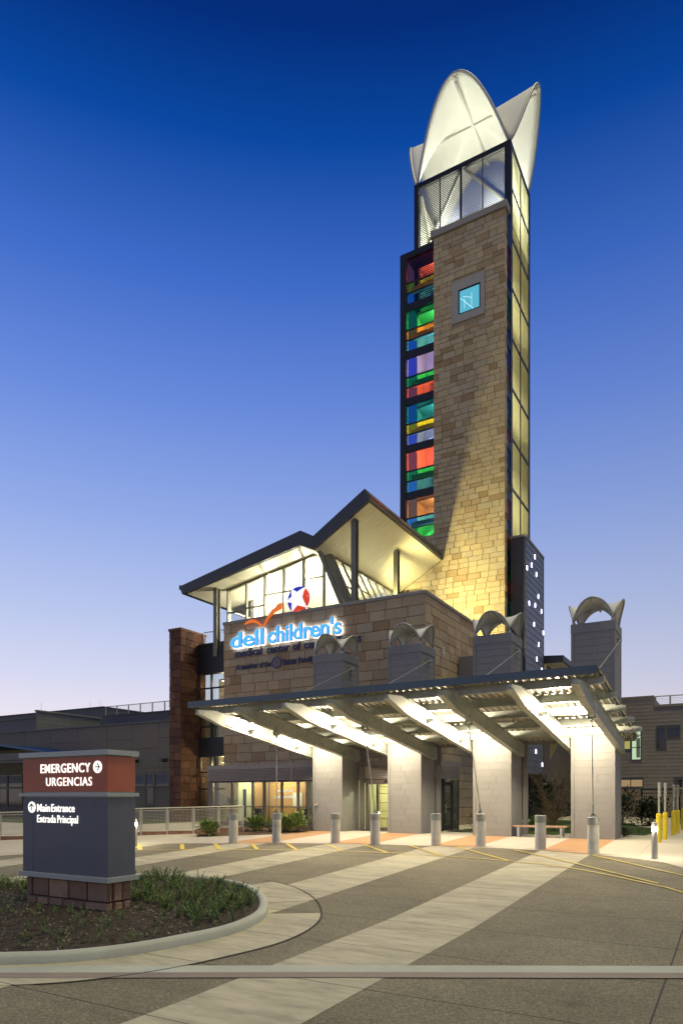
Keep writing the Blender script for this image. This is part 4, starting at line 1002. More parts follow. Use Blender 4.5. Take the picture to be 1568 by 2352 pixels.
while z < 35:
    l_ = obj('tube_lamp', MB().tube([(-11.6, 17.6, z), (-11.6, 17.6, z+.9)], .05, 8), emat('tube_lamp_glow', (1, .92, .75), 6), tw)
    point('stair_lamp', (-12.9, 15.7, z+1.3), 170, (1, .94, .8), .2, tw); point('screen_lamp', (-9.9, 16.5, z+1.3), 380, (1, .95, .62), .2, tw); z += 3.03
for x in (-12.6, -9.6):
    point('sail_lamp', (x, 17.4, 37.2), 1000, (.97, 1, .90), .9, tw)
    obj('sail_lamp_housing', MB().cbox(x-.2, x+.2, 17.2, 17.6, 36.3, 36.7), M_FIX, tw)

# ---------------------------------------------------------------- blue clad annex beside the tower
an = thing('blue_clad_annex', 'slate blue shingle clad shaft with small glowing slots beside the tower', 'annex', (-7.5, 17, 0))
AX, AY0, AY1, AZ0, AZ1 = -7.15, 15.0, 19.5, 2.9, 16.9
M_CLADB = mat('slate_blue_shingle', (.15, .17, .23), .5, .2, var=.06, objvar=.10)
obj('core', box(-8.0, AX-.03, AY0, AY1, AZ0, AZ1), M_GAP, an)
obj('front_panel', box(-7.98, AX-.03, AY0-.02, AY0-.002, AZ0, AZ1), mat('dark_panel', (.06, .055, .06), .6), an)
obj('coping', MB().cbox(-8.02, AX+.03, AY0-.05, AY1+.05, AZ1, AZ1+.14, .01), M_TRIM, an)
obj('corner_trim', MB().box(AX-.03, AX+.012, AY0-.022, AY0+.06, AZ0, AZ1).box(AX-.03, AX+.012, AY1-.06, AY1+.01, AZ0, AZ1), M_DARK, an)
SLOT = [(17.23, 16.36), (16.45, 15.62), (15.4, 15.15), (17.58, 15.37), (18.06, 14.11), (15.88, 13.15), (17.3, 13.37), (18.85, 13.35), (17.03, 12.13), (19.35, 12.08), (18.15, 11.1), (17.7, 10.1), (18.96, 9.61), (16.08, 4.78), (17.5, 4.3), (19.08, 3.54), (16.9, 8.1), (18.2, 6.9)]
hc = .38; zz = AZ0; i = 0; nrows = int((AZ1-AZ0)/hc)
hc = (AZ1-AZ0)/nrows
for r_ in range(nrows):
    y = AY0+.06+(-.31 if r_ % 2 else 0); z = AZ0+r_*hc
    while y < AY1-.07:
        y0, y1 = max(y, AY0+.062)+.006, min(y+.62, AY1-.062)-.006
        if y1-y0 > .05:
            V = [(AX-.03, y0, z+.004), (AX-.03, y1, z+.004), (AX-.03, y1, z+hc-.004), (AX-.03, y0, z+hc-.004), (AX+.006, y0, z+.004), (AX+.006, y1, z+.004), (AX-.012, y1, z+hc-.004), (AX-.012, y0, z+hc-.004)]
            obj('shingle', MB().add(V, [(4, 5, 6, 7), (0, 1, 5, 4), (1, 2, 6, 5), (2, 3, 7, 6), (3, 0, 4, 7)]), M_CLADB, an)
        y += .62
M_SLOT = emat('glowing_slot', (.72, .66, 1), 9)
for y, z in SLOT: obj('light_slot', MB().cbox(AX+.004, AX+.02, y-.07, y+.07, z-.13, z+.13, .004), M_SLOT, an)

# ---------------------------------------------------------------- rear wing behind the tower
rw = thing('rear_wing', 'dark rear wing with overhanging roof edge between annex and right column', 'building', (-10, 24, 0))
obj('wall', box(-14, -7.2, 19.75, 29, 0, 9.6), mat('dark_taupe_wall', (.12, .105, .10), .8, var=.12), rw)
obj('roof', MB().prism([(-14, 10.2), (-6.05, 10.2), (-6.0, 10.3), (-6.0, 10.62), (-14, 11.2)], 'y', 19.9, 32), M_FASC, rw)
obj('soffit', MB().box(-7.2, -6.1, 20.0, 31.9, 10.17, 10.195), M_SOFF, rw)
obj('upper_wall', box(-14, -7.3, 19.95, 29, 9.6, 10.2), mat('taupe_brick', (.2, .17, .16), .85, var=.2, vscale=8), rw)
obj('lit_corner_panel', box(-7.19, -7.16, 19.78, 20.25, 9.6, 10.15), M_SOFF, rw)
obj('yellow_panel', MB().prism([(-6.95, 3.9), (-6.1, 5.6), (-6.1, 8.5), (-6.95, 8.5)], 'y', 20.3, 20.34), mat('ochre_panel', (.45, .38, .12), .7), rw)
obj('window', MB().box(-7.19, -7.15, 20.1, 20.6, 1.1, 2.4), emat('leafy_lit_window', (.75, .85, .35), .5), rw)

# ================================================================ left wing buildings
M_GREYW = mat('grey_panel_wall', (.18, .155, .13), .8, var=.08, vscale=.6)
M_SLATE = mat('slate_grey_metal', (.085, .088, .10), .6, var=.08)
lw = thing('left_wing', 'long low grey panelled wing behind the mesh railing', 'building', (-36, 8, 0))
obj('wall_core', box(-60, -25.2, 7.06, 12, 0, 6.3), M_GAP, lw)
px = [-60, -56.5, -53, -49.5, -46, -42.5, -39.5, -36.5, -33.55, -31.15, -28.75, -25.2]
pz = [0, 3.35, 4.65, 6.28]
for i in range(len(px)-1):
    rows = [(0, 3.35), (3.35, 4.65), (4.65, 6.28)] if i % 2 else [(0, 3.35), (3.35, 5.3), (5.3, 6.28)]
    for z0, z1 in rows:
        a, b = px[i]+.012, px[i+1]-.012
        if z0 == 0 and b < -42 and a > -47: 
            continue
        if z0 == 0 and a > -31.5:
            continue
        obj('wall_panel', MB().cbox(a, b, 7.0, 7.058, z0+.01, z1-.01, .006), M_GREYW, lw)
# ground-floor panels around the window groups
for a, b, z0, z1 in ((-31.15, -31.0, 0, 3.34), (-31.0, -29.95, 0, 2.1), (-29.1, -27.75, 0, 2.1), (-29.95, -29.1, 0, .88), (-31.0, -27.75, 3.05, 3.34), (-27.75, -25.22, 0, 3.34), (-46.5, -42.6, 3.2, 3.34), (-46.5, -42.6, 0, .55), (-42.6, -42.5, 0, 3.34)):
    obj('wall_panel', MB().cbox(a, b, 7.0, 7.058, z0+.005, z1, .005), M_GREYW, lw)
obj('parapet_cap', MB().cbox(-60, -25.2, 6.95, 7.4, 6.3, 6.42, .01), M_SLATE, lw)
M_BLIND = mat('blue_grey_blind', (.07, .09, .13), .5, var=.05)
def window(par, x0, x1, z0, z1, y, glassm=M_DGLASS, blind=0., fm=M_DARK):
    w = obj('window', MB().box(x0, x0+.07, y-.05, y+.06, z0, z1).box(x1-.07, x1, y-.05, y+.06, z0, z1).box(x0+.07, x1-.07, y-.05, y+.06, z0, z0+.07).box(x0+.07, x1-.07, y-.05, y+.06, z1-.07, z1), fm, par)
    obj('pane', MB().box(x0+.07, x1-.07, y, y+.012, z0+.07, z1-.07), glassm, w)
    if blind: obj('blind', MB().box(x0+.16, x1-.16, y-.006, y-.002, z1-.07-blind*(z1-z0), z1-.1), M_BLIND, w)
    return w
M_FRG = mat('olive_window_frame', (.13, .125, .11), .5, .1)
for x0, x1, z0, z1 in ((-31.0, -29.95, 2.12, 3.03), (-29.93, -29.12, 2.12, 3.03), (-29.93, -29.12, .9, 2.1), (-29.1, -27.78, 2.12, 3.03)):
    window(lw, x0, x1, z0, z1, 7.0, blind=.7 if z0 > 2 else 0, fm=M_FRG)
for x0, x1, z0, z1 in ((-46.4, -44.5, 2.15, 3.15), (-44.48, -42.65, 2.15, 3.15), (-46.4, -44.5, .58, 2.13), (-44.48, -42.65, .58, 2.13)):
    window(lw, x0, x1, z0, z1, 7.0, blind=.6 if z0 > 2 else 0, fm=M_FRG)
for i, x in enumerate((-30.7, -28.14)):
    t = thing('wall_light', 'small dark wall light on the grey wing, %s' % ['nearer the sign', 'nearer the brown stone fin'][i], 'wall light', (x, 6.95, 3.8), 'wall lights on the grey wing')
    obj('body', MB().prism([(6.99, 3.95), (6.75, 3.95), (6.7, 3.75), (6.99, 3.68)], 'x', x-.14, x+.14), M_BLACK, t)
    obj('plate', MB().cbox(x-.1, x+.1, 6.965, 6.995, 3.65, 4.0), M_GALV, t)
br = thing('blue_metal_canopy_roof', 'low blue standing seam canopy roof behind the sign', 'roof', (-42, 4.5, 3.8))
M_BMET = mat('blue_standing_seam', (.03, .085, .19), .4, .4, var=.05)
obj('roof_sheet', MB().prism([(-52, 5.1), (-40.1, 5.05), (-35.1, 4.42), (-35.1, 4.34), (-40.1, 4.95), (-52, 5.0)], 'y', 3.4, 6.95), M_BMET, br)
for k in range(42):
    y = 3.45+k*.083
    if k % 4 == 0: obj('seam', MB().prism([(-52, 5.13), (-40.1, 5.08), (-35.1, 4.45), (-35.1, 4.42), (-40.1, 5.05), (-52, 5.1)], 'y', y, y+.025), M_BMET, br)
obj('fascia', MB().box(-52, -35.0, 3.3, 3.395, 3.95, 4.4), M_SLATE, br)
obj('soffit_beam', MB().box(-52, -35.2, 3.42, 3.7, 3.75, 3.95), M_SLATE, br)
for x in (-36.5, -44.0, -51): obj('post', MB().box(x, x+.25, 3.5, 3.75, 0, 3.75), M_SLATE, br)
ub = thing('upper_plant_block', 'stepped slate and sage sided blocks rising behind the grey wing', 'building', (-52, 18, 0))
M_SAGE = mat('sage_siding', (.23, .23, .205), .7, var=.06, objvar=.05)
obj('left_block', box(-80, -50.75, 14, 30, 0, 8.5), M_SLATE, ub)
obj('left_cap', MB().cbox(-80, -50.72, 13.9, 30, 8.5, 8.68, .01), M_FASC, ub)
obj('corner_fin', box(-50.75, -50.6, 13.95, 21, 0, 9.1), M_GAP, ub)
obj('fin_cap', MB().cbox(-50.85, -50.48, 13.9, 21.1, 9.1, 9.24, .01), M_SAGE, ub)
for r_ in range(9):
    z = 6.0+r_*.345; y = 13.96-(.9 if r_ % 2 else 0)
    while y < 20.9:
        y0, y1 = max(13.96, y)+.01, min(y+1.8, 21)-.01
        obj('siding_board', MB().box(-50.6, -50.575, y0, y1, z+.005, z+.337), M_SAGE, ub); y += 1.8
obj('rear_block', box(-70, -51.3, 22, 34, 0, 10.4), M_SLATE, ub)
obj('rear_cap', MB().cbox(-70, -51.25, 21.9, 34, 10.4, 10.52, .01), M_FASC, ub)
obj('low_rear_block', box(-51.29, -24, 22, 30, 0, 9.45), M_SLATE, ub)
obj('low_rear_cap', MB().cbox(-51.24, -24, 21.9, 30, 9.45, 9.58, .01), M_FASC, ub)
for i, (x, y, z) in enumerate(((-57, 14.2, 8.65), (-50.6, 14.4, 9.2), (-53.5, 22.2, 10.5), (-52, 22.2, 10.5))):
    obj('lightning_rod', MB().tube([(x, y, z), (x, y, z+.7)], .012, 5), M_GALV, ub)
def railing_run(name, label, x0, x1, y, z0, h, step, dx=0, cat='railing'):
    t = thing(name, label, cat, ((x0+x1)/2, y, z0))
    obj('top_rail', MB().tube([(x0, y, z0+h), (x1, y, z0+h)], .035, 6), M_GALV, t)
    x = x0
    while x <= x1+.01:
        obj('post', MB().box(x-.05, x+.05, y-.03, y+.03, z0, z0+h), M_GALV, t); x += step
    mb = MB(); z = z0+.12
    while z < z0+h-.05: mb.tube([(x0, y, z), (x1, y, z)], .008, 4); z += .11
    obj('cable_infill', mb, M_GALV, t); return t
railing_run('roof_railing', 'thin metal roof railing on the slate block at left', -50.9, -38, 21.95, 9.58, .85, 1.6)

# ================================================================ right building
rb = thing('taupe_sided_building', 'two storey taupe sided building with parapet behind the yellow posts', 'building', (0, 30, 0))
YR = 28.0
M_SIDR = mat('taupe_olive_siding', (.32, .285, .225), .75, var=.05, objvar=.06)
obj('core', MB().box(-9, -1.45, YR+.03, 40, 0, 8.6).box(-1.45, 14, YR+.03, 40, 0, 7.85), M_GAP, rb)
WIN = [(-4.2, -2.95, 4.88, 6.42), (-2.95, -2.25, 4.1, 6.42), (-1.3, -.62, 4.82, 6.42), (-.62, .26, 5.66, 6.42), (-4.2, -2.12, 2.14, 2.76), (-.16, .42, 1.28, 2.74), (2.0, 3.2, 4.8, 6.4), (5.0, 6.2, 4.8, 6.4)]
hc = .262; r_ = 0
while r_*hc < 8.6:
    z = r_*hc; top = 8.6; x = -9+(-.55*(r_ % 4))
    if z > 2.0:
        while x < 5.5:
            a, b = max(x, -9)+.006, min(x+2.2, 5.5)-.006; x += 2.2
            if z+hc > 7.85:
                b = min(b, -1.46)
            segs = [(a, b)]
            for wx0, wx1, wz0, wz1 in WIN:
                if z+hc*.7 > wz0 and z+hc*.3 < wz1:
                    ns = []
                    for p, q in segs:
                        if q <= wx0 or p >= wx1: ns.append((p, q))
                        else:
                            if p < wx0: ns.append((p, wx0))
                            if q > wx1: ns.append((wx1, q))
                    segs = ns
            for p, q in segs:
                if q-p > .04:
                    V = [(p, YR+.03, z), (q, YR+.03, z), (q, YR+.03, z+hc-.006), (p, YR+.03, z+hc-.006), (p, YR-.012, z), (q, YR-.012, z), (q, YR+.012, z+hc-.006), (p, YR+.012, z+hc-.006)]
                    obj('siding_board', MB().add(V, [(4, 5, 6, 7), (0, 1, 5, 4), (1, 2, 6, 5), (2, 3, 7, 6), (3, 0, 4, 7)]), M_SIDR, rb)
    r_ += 1
obj('parapet_cap', MB().cbox(-9, -1.42, YR-.06, YR+.4, 8.6, 8.72, .01).cbox(-1.41, 14, YR-.06, YR+.4, 7.86, 8.04, .01), M_SIDR, rb)
masonry(rb, (-9, YR+.0), (1, 0), (0, -1), 15, 0, 2.0, [.5, .5], (.8, 1.4), [STONE[2], STONE[5]], depth=.05, seed=31)
E1 = emat('lit_window_lime', (.72, .68, .16), .55); E2 = emat('lit_window_green', (.62, .85, .55), .8); E3 = emat('lit_window_amber', (.75, .5, .25), .45); E4 = emat('lit_window_yellow', (.7, .62, .12), .3)
gm = [E1, E2, M_DGLASS, M_BLIND, E3, M_DGLASS, M_DGLASS, M_DGLASS]
for i, ((x0, x1, z0, z1), g_) in enumerate(zip(WIN, gm)):
    w = window(rb, x0, x1, z0, z1, YR, g_, fm=M_FRG, blind=.4 if i == 2 else 0)
    if i == 1:
        obj('bar', MB().box(x0+.07, x1-.07, YR-.03, YR+.0, 5.0, 5.06).box(x0+.07, x1-.07, YR-.03, YR, 5.88, 5.94), M_FRG, w)
        obj('room_shape', MB().box(x0+.35, x1-.1, YR-.012, YR-.004, 4.3, 5.7), mat('grey_room_panel', (.35, .42, .3), .6, var=.1), w)
    if i == 4: obj('bar', MB().box(-3.0, -2.94, YR-.03, YR, 2.2, 2.7), M_FRG, w); 
    if i == 5: obj('lit_lower_pane', MB().box(x0+.07, x1-.07, YR-.01, YR-.004, 1.35, 2.1), E4, w)
railing_run('roof_terrace_railing', 'thin wire railing on the parapet of the taupe building', -1.35, 6, YR+.2, 8.04, .62, .95)

# ---------------------------------------------------------------- black picket fence
fe = thing('black_picket_fence', 'black metal picket fence in front of the taupe building', 'fence', (2, 15, 0))
for z in (.4, 1.66, 1.84): obj('rail', MB().box(-.8, 9, 14.98, 15.02, z, z+.045), M_BLACK, fe)
for x in (-.8, 1.05, 2.9, 4.75, 6.6, 8.45): obj('post', MB().cbox(x-.04, x+.04, 14.96, 15.04, 0, 1.95), M_BLACK, fe)
x = -.68
while x < 9: obj('picket', MB().box(x-.01, x+.01, 14.99, 15.01, .3, 1.86), M_BLACK, fe); x += .115

# ================================================================ mesh railing at left
ra = thing('mesh_railing', 'light metal railing with square mesh panels behind the sign', 'railing', (-18, -5, 0))
RP = [(-27.0, -12.0), (-22.51, -8.13), (-19.87, -5.97), (-16.52, -3.19), (-15.0, -1.7)]
pts = []
for (a, b) in zip(RP, RP[1:]):
    d = Vector((b[0]-a[0], b[1]-a[1])); n = max(1, round(d.length/1.12))
    for k in range(n): pts.append((a[0]+d.x*k/n, a[1]+d.y*k/n))
pts.append(RP[-1])
M_RAIL = mat('light_galvanized_rail', (.52, .50, .45), .5, .2, var=.08)
gz = lambda q: G(q)+.0
def rib(pts3, r): return MB().tube(pts3, r, 6)
obj('handrail', rib([(x, y, gz(y)+1.14) for x, y in pts], .028), M_RAIL, ra)
obj('brick_plinth', None or (lambda: (lambda mb: [mb.prism([(a[0], a[1]), (b[0], b[1]), (b[0]-.14, b[1]+.16), (a[0]-.14, a[1]+.16)], 'z', gz(a[1])-.1, gz(a[1])+.16) for a, b in zip(pts, pts[1:])] and mb)(MB()))(), mat('brick_plinth', (.25, .13, .09), .9, var=.3, vscale=9), ra)
for i, (x, y) in enumerate(pts):
    obj('post', MB().box(x-.022, x+.022, y-.022, y+.022, gz(y)-.05, gz(y)+1.14), M_RAIL, ra)
for (a, b) in zip(pts, pts[1:]):
    A = Vector((a[0], a[1], gz(a[1]))); B = Vector((b[0], b[1], gz(b[1]))); d = B-A
    A2 = A+d*.05; B2 = B-d*.05
    fr = MB()
    for z in (.24, 1.05): fr.tube([A2+Vector((0, 0, z)), B2+Vector((0, 0, z))], .016, 4)
    for p in (A2, B2): fr.tube([p+Vector((0, 0, .24)), p+Vector((0, 0, 1.05))], .016, 4)
    f = obj('mesh_panel_frame', fr, M_RAIL, ra)
    mb = MB(); n = 17
    for k in range(1, n): p = A2.lerp(B2, k/n); mb.tube([p+Vector((0, 0, .25)), p+Vector((0, 0, 1.04))], .0045, 4, False)
    for k in range(1, 13): mb.tube([A2+Vector((0, 0, .24+k*.0625)), B2+Vector((0, 0, .24+k*.0625))], .0045, 4, False)
    obj('wire_mesh', mb, M_RAIL, f)

# ================================================================ monument sign
sgn = thing('monument_sign', 'two-tier red and slate hospital sign on a stone base in the island', 'sign', (-7.1, -16.7, -.48))
M_SRED = mat('brick_red_panel', (.43, .10, .045), .45, var=.10, vscale=4)
M_SBLU = mat('slate_blue_panel', (.098, .114, .150), .45, var=.12, vscale=3)
M_STRIM = mat('pale_metal_trim', (.36, .40, .39), .45, .2, var=.04)
bx0, bx1, by0, by1 = -8.27, -5.92, -17.06, -16.42
obj('upper_panel', MB().cbox(bx0, bx1, by0, by1, 1.62, 2.25, .004), M_SRED, sgn)
obj('lower_panel', MB().cbox(bx0, bx1, by0, by1, .10, 1.51, .004), M_SBLU, sgn)
obj('panel_joint', MB().box(bx0+.02, bx1-.02, by0+.02, by1-.02, 1.51, 1.62).box(bx0+.05, bx1-.05, by0+.03, by1-.03, 2.25, 2.27), M_STRIM, sgn)
for z0, z1 in ((2.27, 2.36), (1.535, 1.60)): obj('trim_band', MB().cbox(bx0-.06, bx1+.05, by0-.05, by1+.05, z0, z1, .004), M_STRIM, sgn)
obj('base_trim', MB().cbox(bx0-.06, bx1+.05, by0-.05, by1+.05, .01, .10, .004), M_STRIM, sgn)
obj('base_core', box(bx0+.1, bx1-.1, by0+.09, by1-.07, -.7, .009), M_MORTB, sgn)
masonry(sgn, (bx0+.05, by0+.09), (1, 0), (0, -1), bx1-bx0-.1, -.56, .005, (.205, .36), (.28, .62), M_BRASE, depth=.045, seed=44, rough=.015, mort_gap=.03)
masonry(sgn, (bx1-.1, by0+.065), (0, 1), (1, 0), by1-by0-.12, -.56, .005, (.205, .36), (.16, .3), M_BRASE, depth=.045, seed=45, rough=.015, mort_gap=.03)
masonry(sgn, (bx0+.1, by0+.065), (0, 1), (-1, 0), by1-by0-.12, -.56, .005, (.205, .36), (.16, .3), M_BRASE, depth=.045, seed=46, rough=.015, mort_gap=.03)
M_LIT = emat('lit_white_letter', (1, .97, .88), 1.5)
ys = by0-.012
lettering(sgn, 'EMERGENCY', -7.73, -6.36, ys, 1.975, .235, M_LIT, M_LIT, .0015, .006, space=1.1)
lettering(sgn, 'URGENCIAS', -7.57, -6.32, ys, 1.73, .225, M_LIT, M_LIT, -.001, .006, space=1.1)
lettering(sgn, 'Main', -7.83, -7.46, ys, 1.25, .205, M_LIT, M_LIT, .0015, .006, space=1.1)
lettering(sgn, 'Entrance', -7.42, -6.78, ys, 1.25, .205, M_LIT, M_LIT, .0015, .006, space=1.1)
lettering(sgn, 'Entrada', -7.83, -7.30, ys, 1.045, .205, M_LIT, M_LIT, 0, .006, space=1.1)
lettering(sgn, 'Principal', -7.25, -6.69, ys, 1.045, .205, M_LIT, M_LIT, 0, .006, space=1.1)
for x_ in (bx0+.05, bx1-.05):
    for z_ in (.16, 1.45, 1.67, 2.2): obj('fixing', disc(x_, by0-.003, z_, .0005, .009, by0, 10), M_GALV, sgn)
obj('panel_seam', MB().box(-7.955, -7.949, by0-.0015, by0+.001, .11, 1.50), M_BLACK, sgn)
M_ARR = mat('dark_arrow', (.05, .03, .025), .6, var=0)
def arrow(cx, cz, r, up):
    d_ = obj('arrow_disc', disc(cx, ys, cz, .001, r, by0-.001), M_LIT, sgn)
    def pt(a, b): return (cx+(a if not up else b), ys-.004, cz+(b if not up else a))
    mb = MB()
    for a, b in ((pt(-.06, 0), pt(.065, 0)), (pt(.065, 0), pt(.0, .065)), (pt(.065, 0), pt(.0, -.065))):
        mb.tube([a, b], .011, 4)
    obj('arrow', mb, M_ARR, d_)
arrow(-6.17, 2.06, .108, False); arrow(-7.99, 1.33, .105, True)

# ================================================================ light bollards, yellow posts, bench
M_STST = mat('brushed_stainless', (.55, .55, .54), .28, .85, var=.06)
M_BGLOW = emat('bollard_glow', (1, .9, .65), 22)
def light_bollard(x, y, label, w):
    z = G(y); t = thing('light_bollard', label, 'bollard light', (x, y, z), 'stainless light bollards')
    smooth_by_angle(obj('shaft', MB().lathe(x, y, [(.12, z), (.12, z+.015), (.08, z+.016), (.08, z+.76)], 24), M_STST, t))
    smooth_by_angle(obj('lens', MB().lathe(x, y, [(.074, z+.76), (.074, z+.87)], 24), M_BGLOW, t))
    smooth_by_angle(obj('cap', MB().lathe(x, y, [(.08, z+.87), (.08, z+.985), (.075, z+.99)], 24), M_STST, t))
    for k in range(3):
        a = k*2*math.pi/3; point('bollard_lamp', (x+.13*math.cos(a), y+.13*math.sin(a), z+.8), w/3, (1, .86, .6), .03, t)
light_bollard(1.73, -5.19, 'stainless light bollard glowing beside the yellow posts', 60)
light_bollard(-15.04, -7.87, 'stainless light bollard glowing just right of the monument sign', 60)
M_YPOST = mat('yellow_post_paint', (.72, .56, .02), .5, var=.06)
YP = [(1.43, -.61), (1.47, 1.15), (1.52, 4.23), (1.56, 5.78), (1.57, 8.94)]
yl = ['nearest yellow based sign post, just behind the light bollard', 'second yellow based sign post from the light bollard', 'third yellow based sign post, before the black fence', 'fourth yellow based sign post, before the black fence', 'farthest yellow based sign post at the photo edge']
def make_post():
    t = thing('sign_post', 'x', 'sign post', (0, 0, 0), 'yellow based sign posts')
    smooth_by_angle(obj('yellow_base', MB().lathe(0, 0, [(.085, 0), (.085, .93), (.06, .965)], 18), M_YPOST, t))
    obj('pole', MB().box(-.03, .03, -.03, .03, .96, 2.0), M_GALV, t)
    obj('sign_plate', MB().cbox(.045, .05, -.15, .15, 1.52, 1.98, .002), mat('sign_plate_back', (.55, .55, .52), .4, .5, var=.04), t)
    for z in (1.56, 1.95): obj('bracket', MB().box(-.05, .045, -.035, .035, z-.015, z+.015), M_GALV, t)
    return t
p0 = make_post(); p0.location = (*YP[0], G(YP[0][1])); p0['label'] = yl[0]
for (x, y), l_ in zip(YP[1:], yl[1:]): dup(p0, (x, y, G(y)), l_)
be = thing('bench', 'wooden slat bench on grey legs between the two right columns', 'bench', (-2.6, .3, 0))
M_WOOD = mat('warm_timber', (.40, .24, .14), .6, var=.15, vscale=8, stretch=(.3, 3, 3))
for k in range(4): obj('seat_slat', MB().cbox(-3.62, -1.66, .02+k*.115, .125+k*.115, .395, .435, .005), M_WOOD, be)
obj('seat_frame', MB().box(-3.5, -1.75, .06, .44, .36, .394), M_TUBE, be)
for x in (-3.42, -1.86):
    for s, y in ((-1, .06), (1, .44)):
        obj('leg', MB().prism([(x-.045, .36), (x+.045, .36), (x+.03, 0), (x-.03, 0)], 'y', y-.03, y+.03), M_TUBE, be)

dg_ = thing('drain_grate', 'small brown metal drain grate in the pavement at right edge', 'drain', (2.35, 1.2, G(1.2)))
obj('frame', MB().box(2.1, 2.6, 1.05, 1.35, G(1.2)+.008, G(1.2)+.016), mat('rusty_grate', (.16, .09, .05), .8, var=.2), dg_)
for k in range(7): obj('bar', MB().box(2.13+k*.065, 2.155+k*.065, 1.07, 1.33, G(1.2)+.016, G(1.2)+.022), mat('rusty_grate', (.16, .09, .05)), dg_)
# ================================================================ planting
M_BARK = mat('grey_brown_bark', (.16, .115, .075), .9, var=.2, vscale=10, bump=.4)
def leafmat(n, c): return mat(n, c, .55, var=.3, vscale=9, objvar=.12)
M_LEAF = [leafmat('bright_leaf', (.14, .235, .05)), leafmat('mid_leaf', (.085, .155, .04)), leafmat('yellow_green_leaf', (.21, .28, .07))]
M_DLEAF = [leafmat('dark_leaf', (.022, .038, .016)), leafmat('dark_leaf_b', (.03, .045, .02))]
def leaf(mb, p, d, up, L_, w, m):
    d = d.normalized(); s = d.cross(up)
    if s.length < .05: s = Vector((1, 0, 0))
    s.normalize(); n = s.cross(d)
    mb.use(m).add([p, p+d*L_*.45+s*w+n*.1*L_, p+d*L_, p+d*L_*.45-s*w+n*.1*L_], [(0, 1, 2, 3)])
def shrub(name, label, x, y, r, h, nl, mats, ll=.14, group=None, z=None, cat='shrub', wide=1.0):
    z = G(y) if z is None else z; t = thing(name, label, cat, (x, y, z), group); rnd = random.Random(int(abs(x*31+y*17)*10))
    st = MB(); lf = MB()
    for k in range(14):
        a = rnd.uniform(0, 6.28); tip = Vector((x+math.cos(a)*r*rnd.uniform(.3, .9), y+math.sin(a)*r*rnd.uniform(.3, .9), z+h*rnd.uniform(.6, 1)))
        st.tube([(x+rnd.uniform(-.05, .05), y+rnd.uniform(-.05, .05), z-.02), ((x+tip.x)/2, (y+tip.y)/2, z+h*.45), tip], [.012, .008, .004], 5)
    obj('stems', st, M_BARK, t)
    cl = [(rnd.uniform(0, 6.28), rnd.uniform(.2, 1), rnd.uniform(.25, 1)) for _ in range(16)]
    for k in range(nl):
        ca, cr, cz = rnd.choice(cl); rr = math.sqrt(max(.05, 1-(cz*.9)**2))
        c = Vector((x+math.cos(ca)*r*cr*rr*wide, y+math.sin(ca)*r*cr*rr, z+h*cz*.85))
        p = c+Vector((rnd.gauss(0, .11), rnd.gauss(0, .11), rnd.gauss(0, .08)))*(r/.4)
        if p.z < z+.03: p.z = z+.03+rnd.random()*.1
        d = (p-Vector((x, y, z+h*.2))).normalized()+Vector((rnd.uniform(-.7, .7), rnd.uniform(-.7, .7), rnd.uniform(-.5, .6)))
        leaf(lf, p, d, Vector((0, 0, 1)), ll*rnd.uniform(.7, 1.3), ll*rnd.uniform(.22, .34), rnd.choice(mats))
    obj('foliage', lf, None, t)
SG = 'leafy shrubs in the bed before the vestibule'
gsheet('planting_bed', [(-15.9, -3.6), (-15.3, -4.4), (-13.6, -3.0), (-12.6, -1.9), (-12.2, -.05), (-12.2, 1.55), (-19.8, 1.55), (-17.5, -2.2)], .02, M_MULCHR)
for x, y, r, h, nl, l_ in ((-15.15, -3.75, .42, .55, 420, 'round leafy shrub alone in front of the mesh railing'), (-14.55, -1.3, .5, .62, 420, 'leafy shrub just right of the railing end behind the first bollard'), (-13.75, -.9, .45, .6, 400, 'leafy shrub before the middle vestibule glass'),
                           (-13.1, -1.2, .5, .6, 420, 'leafy shrub left of the leftmost tie rod bollard'), (-12.55, -1.1, .42, .78, 460, 'tallest bright shrub right of the leftmost tie rod bollard'), (-12.45, .6, .42, .9, 380, 'leafy shrub close against the leftmost column')):
    shrub('leafy_shrub', l_, x, y, r, h, nl, M_LEAF, .17, SG)
shrub('side_door_shrub', 'dark green shrub beside the side door mat', -6.3, 4.75, .62, .85, 700, [M_LEAF[1], M_DLEAF[1]], .13)
shrub('spiky_grass_plant', 'small pale green fan plant on the lawn behind the bench', -3.95, 4.6, .28, .55, 160, [M_LEAF[1]], .22)
